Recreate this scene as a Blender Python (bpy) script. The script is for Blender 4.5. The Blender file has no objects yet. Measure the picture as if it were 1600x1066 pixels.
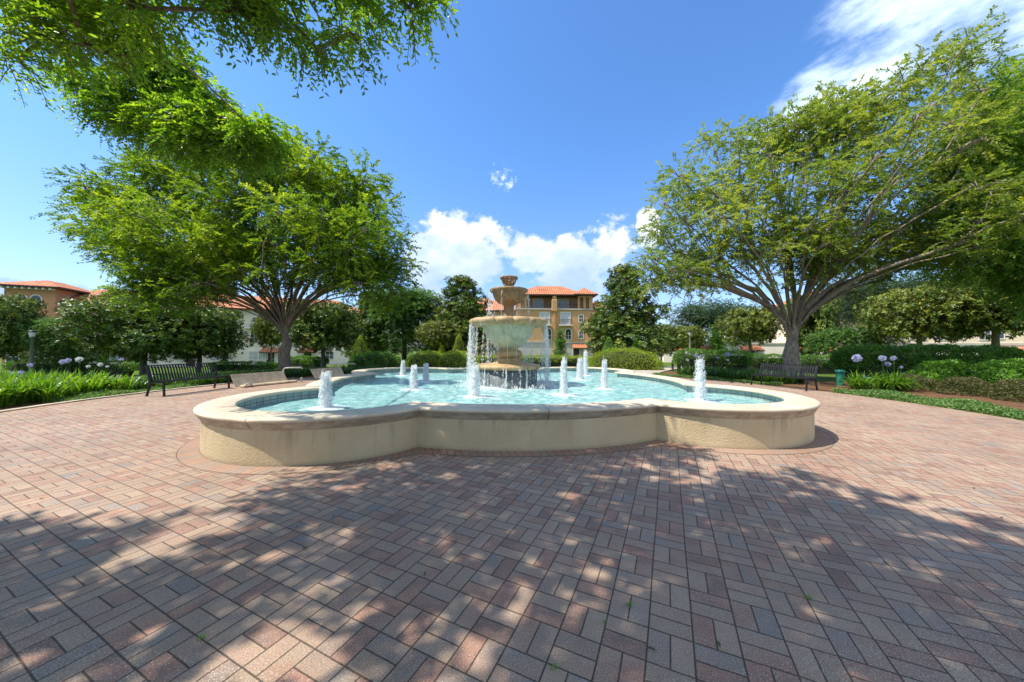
import bpy, math, random
import numpy as np
from mathutils import Vector, Matrix

random.seed(5)
rng = np.random.default_rng(11)
R = math.radians
PI = math.pi
sc = bpy.context.scene
COL = sc.collection

# ------------------------------------------------------------------ camera
FPX = 527.27                     # focal length in pixels of a 1600 px wide frame
PITCH, ROLL, EYE = -0.018, 0.0061, 1.5
fw = np.array([0, math.cos(PITCH), -math.sin(PITCH)])
up0 = np.array([0, math.sin(PITCH), math.cos(PITCH)])
rt0 = np.array([1.0, 0, 0])
rt = rt0 * math.cos(ROLL) + up0 * math.sin(ROLL)
up = -rt0 * math.sin(ROLL) + up0 * math.cos(ROLL)


def ray(px, py):
    return fw + rt * (px - 800) / FPX - up * (py - 533) / FPX


def at(px, py, depth):           # surveyed point: image bearing and distance along y
    d = ray(px, py)
    return np.array([0, 0, EYE]) + d * (depth / d[1])


def at_z(px, py, z=0.0):
    d = ray(px, py)
    return np.array([0, 0, EYE]) + d * ((z - EYE) / d[2])


cam = bpy.data.cameras.new('camera')
cam.sensor_width = 36
cam.lens = FPX / 1600 * 36
cam.clip_start = 0.05
cam.clip_end = 3000
camo = bpy.data.objects.new('camera', cam)
COL.objects.link(camo)
M = Matrix.Identity(4)
for i in range(3):
    M[i][0], M[i][1], M[i][2] = rt[i], up[i], -fw[i]
M[2][3] = EYE
camo.matrix_world = M
sc.camera = camo

# fountain centre and plan (a circle with four corner lobes)
FC = np.array([-0.10, 9.874])
FTH = 0.1257
FR, Fr, Fa = 5.0, 1.94, 3.345
HC = 0.609                       # coping height
WZ = 0.40                        # water level
PLAZA_R = 11.35


def smooth01(x):
    x = np.clip(x, 0, 1)
    return x * x * (3 - 2 * x)


def gz(x, y):                    # terrain height
    x = np.asarray(x, float); y = np.asarray(y, float)
    r = np.hypot(x - FC[0], y - FC[1])
    return -smooth01((r - 14) / 34) * (1.0 + 0.95 * smooth01((-x - 8) / 30))


# ------------------------------------------------------------------ mesh helpers
class MB:
    def __init__(s):
        s.V = []; s.F = []; s.n = 0

    def add(s, V, F, mat=0, smooth=False, tint=None, uv=None):
        V = np.asarray(V, float).reshape(-1, 3)
        F = np.asarray(F, np.int64)
        if F.ndim == 1:
            F = F[None]
        s.V.append(V)
        s.F.append((F + s.n, mat, smooth, tint, uv))
        s.n += len(V)

    def build(s, name, mats, parent=None, loc=None, rotz=None):
        me = bpy.data.meshes.new(name)
        V = np.concatenate(s.V)
        li, lt, mi, sm, tn = [], [], [], [], []
        anyt = any(b[3] is not None for b in s.F)
        anyu = any(b[4] is not None for b in s.F)
        uvs = []
        off = 0
        for (F, mat, smo, tint, uv), Vb in zip(s.F, s.V):
            m, k = F.shape
            li.append(F.ravel()); lt.append(np.full(m, k))
            mi.append(np.full(m, mat)); sm.append(np.full(m, smo))
            if anyt:
                tn.append(np.broadcast_to(0.5 if tint is None else tint, (m,)))
            if anyu:
                uvs.append(np.zeros((m * k, 2)) if uv is None else np.asarray(uv)[F.ravel() - off])
            off += len(Vb)
        li = np.concatenate(li); lt = np.concatenate(lt)
        me.vertices.add(len(V)); me.vertices.foreach_set('co', V.ravel().astype(np.float32))
        me.loops.add(len(li)); me.loops.foreach_set('vertex_index', li.astype(np.int32))
        me.polygons.add(len(lt))
        ls = np.concatenate([[0], np.cumsum(lt)[:-1]])
        me.polygons.foreach_set('loop_start', ls.astype(np.int32))
        me.polygons.foreach_set('loop_total', lt.astype(np.int32))
        me.polygons.foreach_set('material_index', np.concatenate(mi).astype(np.int32))
        me.polygons.foreach_set('use_smooth', np.concatenate(sm).astype(bool))
        if anyt:
            a = me.attributes.new('tint', 'FLOAT', 'FACE')
            a.data.foreach_set('value', np.concatenate(tn).astype(np.float32))
        if anyu:
            u = me.uv_layers.new(name='UVMap')
            u.data.foreach_set('uv', np.concatenate(uvs).ravel().astype(np.float32))
        me.update(calc_edges=True)
        me.validate(clean_customdata=False)
        for m in (mats if isinstance(mats, (list, tuple)) else [mats]):
            me.materials.append(m)
        o = bpy.data.objects.new(name, me)
        COL.objects.link(o)
        if parent is not None:
            o.parent = parent
        if loc is not None:
            o.location = [float(v) for v in loc]
        if rotz is not None:
            o.rotation_euler = (0, 0, rotz)
        return o


def tag(o, label=None, cat=None, group=None, kind=None):
    if label: o['label'] = label
    if cat: o['category'] = cat
    if group: o['group'] = group
    if kind: o['kind'] = kind
    return o


def empty(name, loc, rotz=0.0):
    o = bpy.data.objects.new(name, None)
    o.empty_display_size = 0.2
    COL.objects.link(o)
    o.location = [float(v) for v in loc]
    o.rotation_euler = (0, 0, rotz)
    return o


def copy_tree(o, parent=None):
    c = o.copy()
    COL.objects.link(c)
    c.parent = parent
    for ch in list(o.children):
        copy_tree(ch, c)
    return c


def box(mb, x0, x1, y0, y1, z0, z1, mat=0, bev=0.0, tint=None):
    if bev > 0:
        b = min(bev, (x1 - x0) * .45, (y1 - y0) * .45, (z1 - z0) * .45)
        # chamfered box: three crossing slabs' corner points
        P = []
        xs, ys, zs = (x0, x1), (y0, y1), (z0, z1)
        idx = {}
        for i in (0, 1):
            for j in (0, 1):
                for k in (0, 1):
                    sx, sy, sz = (1, -1)[i], (1, -1)[j], (1, -1)[k]
                    for a in range(3):
                        p = [xs[i] + sx * b, ys[j] + sy * b, zs[k] + sz * b]
                        p[a] = (xs[i], ys[j], zs[k])[a]
                        idx[(i, j, k, a)] = len(P); P.append(p)
        F4, F3 = [], []
        I = lambda i, j, k, a: idx[(i, j, k, a)]
        for i in (0, 1):
            q = [I(i, 0, 0, 0), I(i, 1, 0, 0), I(i, 1, 1, 0), I(i, 0, 1, 0)]
            F4.append(q if i else q[::-1])
            q = [I(0, i, 0, 1), I(0, i, 1, 1), I(1, i, 1, 1), I(1, i, 0, 1)]
            F4.append(q if i else q[::-1])
            q = [I(0, 0, i, 2), I(1, 0, i, 2), I(1, 1, i, 2), I(0, 1, i, 2)]
            F4.append(q if i else q[::-1])
        for i in (0, 1):
            for j in (0, 1):
                F4.append([I(i, j, 0, 0), I(i, j, 1, 0), I(i, j, 1, 1), I(i, j, 0, 1)])
                F4.append([I(i, 0, j, 0), I(i, 1, j, 0), I(i, 1, j, 2), I(i, 0, j, 2)])
                F4.append([I(0, i, j, 1), I(1, i, j, 1), I(1, i, j, 2), I(0, i, j, 2)])
                for k in (0, 1):
                    F3.append([I(i, j, k, 0), I(i, j, k, 1), I(i, j, k, 2)])
        mb.add(P, F4, mat, tint=tint)
        s0 = mb.n - len(P)
        mb.F.append((np.array(F3) + s0, mat, False, tint, None)); mb.V.append(np.zeros((0, 3)))
        return
    V = [(x, y, z) for z in (z0, z1) for y in (y0, y1) for x in (x0, x1)]
    F = [(0, 2, 3, 1), (4, 5, 7, 6), (0, 1, 5, 4), (2, 6, 7, 3), (0, 4, 6, 2), (1, 3, 7, 5)]
    mb.add(V, F, mat, tint=tint)


def beam(mb, p, q, w, h, mat=0, upv=(0, 0, 1)):
    p = np.array(p, float); q = np.array(q, float)
    d = q - p; d /= np.linalg.norm(d)
    s = np.cross(d, upv); s /= np.linalg.norm(s) + 1e-9
    u = np.cross(s, d)
    V = [e + s * a * w / 2 + u * b * h / 2 for e in (p, q) for a, b in ((-1, -1), (1, -1), (1, 1), (-1, 1))]
    F = [(0, 3, 2, 1), (4, 5, 6, 7), (0, 1, 5, 4), (1, 2, 6, 5), (2, 3, 7, 6), (3, 0, 4, 7)]
    mb.add(V, F, mat)


def tube(mb, path, radii, n=6, mat=0, cap=True, tint=None):
    P = np.asarray(path, float); m = len(P)
    rad = np.broadcast_to(np.asarray(radii, float), (m,))
    T = np.gradient(P, axis=0)
    T /= np.linalg.norm(T, axis=1)[:, None] + 1e-9
    ref = np.array([0.31, 0.93, 0.2]) if abs(T[0][2]) > .8 else np.array([0.05, 0.1, 1.0])
    S = np.cross(T, ref); S /= np.linalg.norm(S, axis=1)[:, None] + 1e-9
    U = np.cross(S, T)
    a = np.linspace(0, 2 * PI, n, endpoint=False)
    V = P[:, None] + rad[:, None, None] * (np.cos(a)[None, :, None] * S[:, None] + np.sin(a)[None, :, None] * U[:, None])
    i = np.arange(m - 1)[:, None] * n; j = np.arange(n)[None]; k = (j + 1) % n
    F = np.stack([i + j, i + n + j, i + n + k, i + k], -1).reshape(-1, 4)
    mb.add(V.reshape(-1, 3), F, mat, True, tint)
    if cap:
        s0 = mb.n - m * n
        mb.F.append((np.array([[s0 + (m - 1) * n + q for q in range(n)][::-1]]), mat, False, tint, None))
        mb.V.append(np.zeros((0, 3)))


def lathe(mb, prof, n=64, mat=0, mod=None, c=(0, 0, 0)):
    prof = np.asarray(prof, float)
    a = np.linspace(0, 2 * PI, n, endpoint=False)
    r = np.repeat(prof[:, :1], n, 1)
    z = np.repeat(prof[:, 1:2], n, 1)
    if mod is not None:
        r = r * mod(a[None], prof[:, 1:2])
    V = np.stack([c[0] + r * np.cos(a), c[1] + r * np.sin(a), c[2] + z], -1)
    m = len(prof)
    i = np.arange(m - 1)[:, None] * n; j = np.arange(n)[None]; k = (j + 1) % n
    F = np.stack([i + j, i + k, i + n + k, i + n + j], -1).reshape(-1, 4)
    mb.add(V.reshape(-1, 3), F, mat, True)


def unit(v):
    return v / (np.linalg.norm(v, axis=-1, keepdims=True) + 1e-9)


def leaves(mb, pos, d, nor, L, W, mat=0, tint=None, six=False, fold=.12):
    pos = np.asarray(pos); d = unit(d)
    s = unit(np.cross(d, nor)); nn = np.cross(s, d)
    L = np.broadcast_to(L, (len(pos),))[:, None]; W = np.broadcast_to(W, (len(pos),))[:, None]
    if six:
        V = np.stack([pos, pos + d * L * .28 + s * W * .42 + nn * W * fold, pos + d * L * .62 + s * W * .42 + nn * W * fold,
                      pos + d * L - nn * L * .08, pos + d * L * .62 - s * W * .42 + nn * W * fold, pos + d * L * .28 - s * W * .42 + nn * W * fold], 1)
        k = 6
    else:
        V = np.stack([pos, pos + d * L * .45 + s * W * .5 + nn * W * fold, pos + d * L, pos + d * L * .45 - s * W * .5 + nn * W * fold], 1)
        k = 4
    F = np.arange(len(pos) * k).reshape(-1, k)
    mb.add(V.reshape(-1, 3), F, mat, False, tint)


def rvec(n):
    return unit(rng.normal(size=(n, 3)))


# ------------------------------------------------------------------ materials
MATS = {}


class NT:
    """small helper for writing node graphs"""
    def __init__(s, name):
        s.m = bpy.data.materials.new(name); s.m.use_nodes = True
        s.t = s.m.node_tree; s.t.nodes.clear()
        s.out = s.t.nodes.new('ShaderNodeOutputMaterial')

    def node(s, typ, **kw):
        n = s.t.nodes.new(typ)
        for k, v in kw.items():
            setattr(n, k, v)
        return n

    def put(s, sock, v):
        if isinstance(v, bpy.types.NodeSocket):
            s.t.links.new(v, sock)
        elif isinstance(v, (tuple, list)) and len(v) == 3 and sock.type == 'RGBA':
            sock.default_value = (*v, 1)
        else:
            sock.default_value = v

    def math(s, op, a, b=0.0, c=0.0, clamp=False):
        n = s.node('ShaderNodeMath', operation=op, use_clamp=clamp)
        s.put(n.inputs[0], a); s.put(n.inputs[1], b); s.put(n.inputs[2], c)
        return n.outputs[0]

    def mix(s, f, a, b, blend='MIX'):
        n = s.node('ShaderNodeMix', data_type='RGBA', blend_type=blend)
        s.put(n.inputs[0], f); s.put(n.inputs[6], a); s.put(n.inputs[7], b)
        return n.outputs[2]

    def noise(s, vec, scale, detail=4.0, rough=.55, dim='3D', out=0):
        n = s.node('ShaderNodeTexNoise', noise_dimensions=dim)
        if vec is not None: s.put(n.inputs['Vector'], vec)
        n.inputs['Scale'].default_value = scale; n.inputs['Detail'].default_value = detail
        n.inputs['Roughness'].default_value = rough
        return n.outputs[out]

    def ramp(s, f, stops, interp='LINEAR'):
        n = s.node('ShaderNodeValToRGB'); cr = n.color_ramp; cr.interpolation = interp
        while len(cr.elements) < len(stops): cr.elements.new(.5)
        for e, (p, c) in zip(cr.elements, stops):
            e.position = p
            e.color = (*c, 1) if isinstance(c, (tuple, list)) else (c, c, c, 1)
        s.put(n.inputs[0], f)
        return n.outputs[0]

    def rng(s, v, a, b, c=0.0, d=1.0, smooth=True):
        n = s.node('ShaderNodeMapRange', interpolation_type='SMOOTHSTEP' if smooth else 'LINEAR')
        s.put(n.inputs[0], v); s.put(n.inputs[1], a); s.put(n.inputs[2], b); s.put(n.inputs[3], c); s.put(n.inputs[4], d)
        return n.outputs[0]

    def coord(s, which='Object'):
        return s.node('ShaderNodeTexCoord').outputs[which]

    def mapping(s, vec, scale=(1, 1, 1), rot=(0, 0, 0), loc=(0, 0, 0)):
        n = s.node('ShaderNodeMapping')
        s.put(n.inputs[0], vec); n.inputs['Scale'].default_value = scale
        n.inputs['Rotation'].default_value = rot; n.inputs['Location'].default_value = loc
        return n.outputs[0]

    def bump(s, h, strength=.5, dist=.01, nrm=None):
        n = s.node('ShaderNodeBump')
        n.inputs['Strength'].default_value = strength; n.inputs['Distance'].default_value = dist
        s.put(n.inputs['Height'], h)
        if nrm is not None: s.put(n.inputs['Normal'], nrm)
        return n.outputs[0]

    def attr(s, name):
        return s.node('ShaderNodeAttribute', attribute_name=name)

    def bsdf(s, col, rough=.6, nrm=None, spec=.4, metal=0.0, **kw):
        n = s.node('ShaderNodeBsdfPrincipled')
        s.put(n.inputs['Base Color'], col); s.put(n.inputs['Roughness'], rough)
        n.inputs['Specular IOR Level'].default_value = spec; n.inputs['Metallic'].default_value = metal
        if nrm is not None: s.put(n.inputs['Normal'], nrm)
        for k, v in kw.items(): s.put(n.inputs[k], v)
        return n.outputs[0]

    def done(s, shader):
        s.t.links.new(shader, s.out.inputs['Surface'])
        return s.m


def plain(name, col, rough=.6, var=.25, scale=6, bump=0.0, bscale=40, spec=.4, metal=0.0, coord='Object'):
    t = NT(name); v = t.coord(coord)
    f = t.noise(v, scale, 5)
    c = t.mix(t.rng(f, .3, .7), tuple(x * (1 - var) for x in col), tuple(min(1, x * (1 + var)) for x in col))
    nrm = t.bump(t.noise(v, bscale, 4), bump, .01) if bump else None
    return t.done(t.bsdf(c, rough, nrm, spec, metal))


def leafmat(name, dark, mid, light, trans=.4, tcol=None, rough=.5, back=None, spec=.35, scale=.35):
    t = NT(name)
    tint = t.attr('tint').outputs['Fac']
    big = t.noise(t.coord('Object'), scale, 2)
    f = t.math('ADD', t.math('MULTIPLY', tint, .75), t.math('MULTIPLY', t.rng(big, .3, .7), .25))
    c = t.ramp(f, [(.05, dark), (.5, mid), (.95, light)])
    if back is not None:
        g = t.node('ShaderNodeNewGeometry').outputs['Backfacing']
        c = t.mix(g, c, back)
    b = t.bsdf(c, rough, None, spec)
    tr = t.node('ShaderNodeBsdfTranslucent')
    t.put(tr.inputs[0], t.mix(1.0, c, tcol or (1.5, 1.55, .55), 'MULTIPLY'))
    mx = t.node('ShaderNodeMixShader'); mx.inputs[0].default_value = trans
    t.t.links.new(b, mx.inputs[1]); t.t.links.new(tr.outputs[0], mx.inputs[2])
    return t.done(mx.outputs[0])


def mat_paver():
    t = NT('paver')
    v = t.coord('Object')
    al, s, u0, v0 = .4363, .2125, -.1065, 1.98
    sx = t.node('ShaderNodeSeparateXYZ'); t.put(sx.inputs[0], v)
    x, y = sx.outputs[0], sx.outputs[1]
    # a little waviness in the laying
    wob = t.node('ShaderNodeSeparateXYZ'); t.put(wob.inputs[0], t.noise(v, .9, 1, out=1))
    x = t.math('ADD', x, t.math('MULTIPLY', t.math('SUBTRACT', wob.outputs[0], .5), .018))
    y = t.math('ADD', y, t.math('MULTIPLY', t.math('SUBTRACT', wob.outputs[1], .5), .018))
    ca, sa = math.cos(al), math.sin(al)
    U = t.math('DIVIDE', t.math('SUBTRACT', t.math('SUBTRACT', t.math('MULTIPLY', x, ca), t.math('MULTIPLY', y, sa)), u0), s)
    W = t.math('DIVIDE', t.math('SUBTRACT', t.math('ADD', t.math('MULTIPLY', x, sa), t.math('MULTIPLY', y, ca)), v0), s)
    iu, iv = t.math('FLOOR', U), t.math('FLOOR', W)
    fu, fv = t.math('SUBTRACT', U, iu), t.math('SUBTRACT', W, iv)
    par = t.math('MULTIPLY', t.math('FRACT', t.math('MULTIPLY', t.math('ADD', t.math('ADD', iu, iv), 100.0), .5)), 2.0)
    mixf = lambda f, a, b: t.math('ADD', a, t.math('MULTIPLY', f, t.math('SUBTRACT', b, a)))
    p = mixf(par, fv, fu)          # parity 1 (the surveyed cell): bricks side by side in u
    q = mixf(par, fu, fv)
    p2 = t.math('MULTIPLY', p, 2.0); sub = t.math('FLOOR', p2); fp = t.math('SUBTRACT', p2, sub)
    dp = t.math('MULTIPLY', t.math('MINIMUM', fp, t.math('SUBTRACT', 1.0, fp)), s / 2)
    dq = t.math('MULTIPLY', t.math('MINIMUM', q, t.math('SUBTRACT', 1.0, q)), s)
    d = t.math('MINIMUM', dp, dq)
    du = t.math('MULTIPLY', t.math('MINIMUM', fu, t.math('SUBTRACT', 1.0, fu)), s)
    fine = t.noise(v, 60, 3)
    edge = t.math('ADD', d, t.math('MULTIPLY', t.math('SUBTRACT', fine, .5), .006))
    joint = t.math('SUBTRACT', 1.0, t.rng(edge, .0018, .0058))
    colj = t.math('SUBTRACT', 1.0, t.rng(du, .0015, .0058))
    joint = t.math('MAXIMUM', t.math('MULTIPLY', joint, .95), colj)
    cid = t.node('ShaderNodeCombineXYZ'); t.put(cid.inputs[0], iu); t.put(cid.inputs[1], iv); t.put(cid.inputs[2], t.math('ADD', sub, t.math('MULTIPLY', par, 3.0)))
    wn = t.node('ShaderNodeTexWhiteNoise'); t.put(wn.inputs['Vector'], cid.outputs[0])
    rv = wn.outputs['Value']
    rs = t.node('ShaderNodeSeparateXYZ'); t.put(rs.inputs[0], wn.outputs['Color'])
    # each brick is a blend of a red, a tan and a grey mix
    blend = t.noise(v, 5.5, 2)
    f = t.math('ADD', t.math('ADD', t.math('MULTIPLY', rv, .78), .07), t.math('MULTIPLY', t.math('SUBTRACT', blend, .5), .85))
    c = t.ramp(f, [(0.0, (.215, .14, .105)), (.16, (.305, .168, .118)), (.34, (.322, .215, .148)), (.5, (.325, .238, .165)), (.64, (.322, .215, .152)), (.82, (.275, .205, .158)), (.96, (.225, .20, .178))])
    c = t.mix(1.0, c, t.ramp(rs.outputs[1], [(0, .90), (1, 1.07)]), 'MULTIPLY')
    # light and dark aggregate
    sp = t.noise(v, 190, 2, .6)
    c = t.mix(t.rng(sp, .58, .70, 0, .95), c, (.60, .54, .47))
    sp2 = t.noise(t.mapping(v, loc=(3.1, 7.7, 0)), 120, 3, .6)
    c = t.mix(1.0, c, t.ramp(sp2, [(.25, .62), (.55, 1.08), (.8, 1.25)]), 'MULTIPLY')
    # weathering
    big = t.noise(v, .55, 5, .6)
    c = t.mix(1.0, c, t.ramp(big, [(.3, .84), (.7, 1.16)]), 'MULTIPLY')
    st = t.noise(t.mapping(v, loc=(9, 2, 0)), 2.3, 6, .65)
    c = t.mix(t.rng(st, .62, .74, 0, .3), c, (.09, .075, .06))
    moss = t.rng(t.noise(v, 1.7, 4), .5, .66)
    jc = t.mix(moss, t.mix(t.noise(v, 9, 3), (.026, .018, .013), (.085, .06, .042)), (.035, .036, .018))
    c = t.mix(t.math('MULTIPLY', joint, .92), c, jc)
    h = t.math('ADD', t.math('MULTIPLY', t.math('SUBTRACT', 1.0, joint), 1.0), t.math('MULTIPLY', sp2, .35))
    h = t.math('ADD', h, t.math('MULTIPLY', rs.outputs[2], .25))
    return t.done(t.bsdf(c, .78, t.bump(h, .55, .006), .3))


def mat_border():
    t = NT('paver border')
    v = t.coord('UV')
    bt = t.node('ShaderNodeTexBrick', offset=0.0)
    t.put(bt.inputs['Vector'], v)
    bt.inputs['Scale'].default_value = 1.0
    bt.inputs['Color1'].default_value = (.34, .20, .135, 1); bt.inputs['Color2'].default_value = (.27, .21, .165, 1)
    bt.inputs['Mortar'].default_value = (.035, .024, .018, 1)
    bt.inputs['Mortar Size'].default_value = .003; bt.inputs['Bias'].default_value = 0
    bt.inputs['Brick Width'].default_value = .108; bt.inputs['Row Height'].default_value = .235
    c = bt.outputs[0]
    o = t.coord('Object')
    c = t.mix(1.0, c, t.ramp(t.noise(o, 120, 3, .6), [(.25, .65), (.55, 1.05), (.8, 1.25)]), 'MULTIPLY')
    c = t.mix(1.0, c, t.ramp(t.noise(o, 1.2, 4), [(.3, .8), (.7, 1.15)]), 'MULTIPLY')
    h = t.math('SUBTRACT', 1.0, bt.outputs[1])
    return t.done(t.bsdf(c, .8, t.bump(h, .5, .005), .3))


def mat_stucco():
    t = NT('cream stucco')
    v = t.coord('Object')
    big = t.noise(v, 1.4, 5, .6)
    c = t.ramp(big, [(.3, (.51, .395, .225)), (.55, (.57, .45, .27)), (.75, (.61, .50, .31))])
    sep = t.node('ShaderNodeSeparateXYZ'); t.put(sep.inputs[0], v)
    z = sep.outputs[2]
    streak = t.noise(t.mapping(v, (3.2, 3.2, .35)), 2.2, 5, .65)
    m = t.math('MULTIPLY', t.rng(streak, .5, .72), t.rng(z, .15, .44, .2, .75))
    c = t.mix(m, c, (.30, .235, .15))
    ring = t.math('MULTIPLY', t.rng(t.math('ADD', z, t.math('MULTIPLY', streak, .06)), .10, .03), .45)
    c = t.mix(ring, c, (.27, .22, .14))
    n1 = t.noise(v, 42, 4, .6); n2 = t.noise(v, 130, 3, .6)
    h = t.math('ADD', n1, t.math('MULTIPLY', n2, .4))
    return t.done(t.bsdf(c, .85, t.bump(h, .75, .016), .2))


def mat_coping():
    t = NT('cast stone coping')
    v = t.coord('Object')
    c = t.ramp(t.noise(v, 2.2, 6, .65), [(.3, (.46, .38, .265)), (.52, (.56, .475, .345)), (.75, (.62, .54, .405))])
    c = t.mix(t.rng(t.noise(v, 55, 3), .58, .75, 0, .3), c, (.42, .34, .23))
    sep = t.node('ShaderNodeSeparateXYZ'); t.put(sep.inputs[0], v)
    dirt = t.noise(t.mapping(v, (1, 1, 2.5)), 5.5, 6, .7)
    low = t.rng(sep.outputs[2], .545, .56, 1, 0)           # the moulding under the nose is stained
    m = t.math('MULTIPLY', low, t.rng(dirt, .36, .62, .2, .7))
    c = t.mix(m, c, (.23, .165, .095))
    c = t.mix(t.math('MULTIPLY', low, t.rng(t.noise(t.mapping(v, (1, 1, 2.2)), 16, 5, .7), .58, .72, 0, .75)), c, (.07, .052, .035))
    st = t.math('MULTIPLY', t.rng(t.noise(t.mapping(v, loc=(4, 4, 0)), 3.3, 6, .7), .6, .78), .35)
    c = t.mix(st, c, (.33, .27, .19))
    return t.done(t.bsdf(c, .7, t.bump(t.noise(v, 90, 4), .3, .006), .3))


def mat_stone(name, a, b, cc, green=0.0):
    t = NT(name)
    v = t.coord('Object')
    c = t.ramp(t.noise(v, 3.5, 6, .65), [(.3, a), (.52, b), (.75, cc)])
    st = t.noise(t.mapping(v, (5, 5, .5)), 2.0, 5, .65)
    c = t.mix(t.rng(st, .5, .7, 0, .6), c, tuple(x * .42 for x in a))
    if green:
        c = t.mix(t.rng(t.noise(t.mapping(v, (4, 4, .6)), 1.7, 4), .4, .62, 0, green), c, (.30, .32, .2))
    return t.done(t.bsdf(c, .55, t.bump(t.noise(v, 30, 5), .35, .01), .4))


def mat_tiles():
    t = NT('pool tile')
    bt = t.node('ShaderNodeTexBrick', offset=0.0)
    t.put(bt.inputs['Vector'], t.coord('UV'))
    bt.inputs['Scale'].default_value = 1
    bt.inputs['Color1'].default_value = (.28, .35, .33, 1); bt.inputs['Color2'].default_value = (.36, .42, .38, 1)
    bt.inputs['Mortar'].default_value = (.10, .11, .10, 1)
    bt.inputs['Mortar Size'].default_value = .006
    bt.inputs['Brick Width'].default_value = .155; bt.inputs['Row Height'].default_value = .155
    c = t.mix(1.0, bt.outputs[0], t.ramp(t.noise(t.coord('Object'), 4, 4), [(.3, .75), (.7, 1.2)]), 'MULTIPLY')
    return t.done(t.bsdf(c, .25, t.bump(t.math('SUBTRACT', 1.0, bt.outputs[1]), .4, .004), .5))


def mat_water():
    t = NT('pool water')
    v = t.coord('Object')
    prox = t.attr('tint').outputs['Fac']
    n1 = t.noise(t.mapping(v, (1, 1.5, 1)), 4.5, 8, .70)
    n2 = t.noise(t.mapping(v, (1, 1.4, 1), loc=(5, 1, 2)), 11, 6, .7)
    f = t.math('ADD', t.math('MULTIPLY', n1, .62), t.math('MULTIPLY', n2, .38))
    foam = t.rng(t.math('ADD', f, t.math('MULTIPLY', prox, .26)), .56, .86)
    deep = t.ramp(t.noise(v, .7, 3), [(.3, (.06, .245, .255)), (.7, (.11, .335, .33))])
    mid = t.mix(t.rng(f, .38, .60), deep, (.37, .575, .535))
    c = t.mix(foam, mid, (.78, .84, .80))
    h = t.math('ADD', t.noise(t.mapping(v, (1, 1.6, 1)), 12, 6, .66), t.math('MULTIPLY', n2, .4))
    nrm = t.bump(h, .7, .035)
    rough = t.rng(foam, 0, 1, .10, .6)
    return t.done(t.bsdf(c, rough, nrm, .5, IOR=1.33))


def mat_froth(name, alpha=.9):
    t = NT(name)
    v = t.coord('Object')
    d = t.bsdf((.93, .94, .93), .35, t.bump(t.noise(v, 45, 4), .6, .02), .5)
    tr = t.node('ShaderNodeBsdfTranslucent'); tr.inputs[0].default_value = (.9, .95, .97, 1)
    m1 = t.node('ShaderNodeMixShader'); m1.inputs[0].default_value = .4
    t.t.links.new(d, m1.inputs[1]); t.t.links.new(tr.outputs[0], m1.inputs[2])
    tp = t.node('ShaderNodeBsdfTransparent')
    m2 = t.node('ShaderNodeMixShader')
    n = t.noise(t.mapping(v, (1, 1, .45)), 38, 4, .7)
    a = t.rng(n, .34, .52, alpha * .45, alpha)
    t.put(m2.inputs[0], a)
    t.t.links.new(tp.outputs[0], m2.inputs[1]); t.t.links.new(m1.outputs[0], m2.inputs[2])
    return t.done(m2.outputs[0])


def mat_roof(name, a, b):
    t = NT(name)
    uv = t.coord('UV')
    sep = t.node('ShaderNodeSeparateXYZ'); t.put(sep.inputs[0], uv)
    u, v = sep.outputs[0], sep.outputs[1]
    wave = t.math('ABSOLUTE', t.math('SINE', t.math('MULTIPLY', u, PI / .42)))
    rows = t.math('FRACT', t.math('DIVIDE', v, .4))
    cid = t.node('ShaderNodeCombineXYZ')
    t.put(cid.inputs[0], t.math('FLOOR', t.math('DIVIDE', u, .42))); t.put(cid.inputs[1], t.math('FLOOR', t.math('DIVIDE', v, .4)))
    wn = t.node('ShaderNodeTexWhiteNoise'); t.put(wn.inputs['Vector'], cid.outputs[0])
    c = t.mix(wn.outputs['Value'], a, b)
    c = t.mix(t.rng(t.noise(t.coord('Object'), .6, 4), .5, .72, 0, .5), c, tuple(x * .5 for x in a))
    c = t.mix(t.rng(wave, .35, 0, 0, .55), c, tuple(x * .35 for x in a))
    h = t.math('ADD', wave, t.math('MULTIPLY', rows, .3))
    return t.done(t.bsdf(c, .75, t.bump(h, 1.0, .09), .25))


def mat_bark(name, a, b):
    t = NT(name)
    v = t.coord('Object')
    n = t.noise(t.mapping(v, (6, 6, 1.2)), 3, 7, .7)
    c = t.mix(t.rng(n, .35, .65), a, b)
    c = t.mix(t.rng(t.noise(v, 2.0, 4), .56, .7, 0, .5), c, tuple(min(1, x * 1.5) for x in b))
    return t.done(t.bsdf(c, .9, t.bump(n, .9, .03), .15))


def mat_ground(name, stops, scale=9, bump=.6, bs=60, dist=.03):
    t = NT(name)
    v = t.coord('Object')
    f = t.math('ADD', t.math('MULTIPLY', t.noise(v, scale, 6, .7), .7), t.math('MULTIPLY', t.noise(v, scale * .06, 3), .3))
    c = t.ramp(f, stops)
    return t.done(t.bsdf(c, .95, t.bump(t.noise(v, bs, 4), bump, dist), .1))


def mat_glass():
    t = NT('window glass')
    v = t.coord('Object')
    c = t.mix(t.rng(t.noise(v, .8, 2), .4, .6), (.035, .045, .05), (.09, .10, .10))
    return t.done(t.bsdf(c, .06, t.bump(t.noise(v, 2.0, 2), .04, .02), .6))


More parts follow.
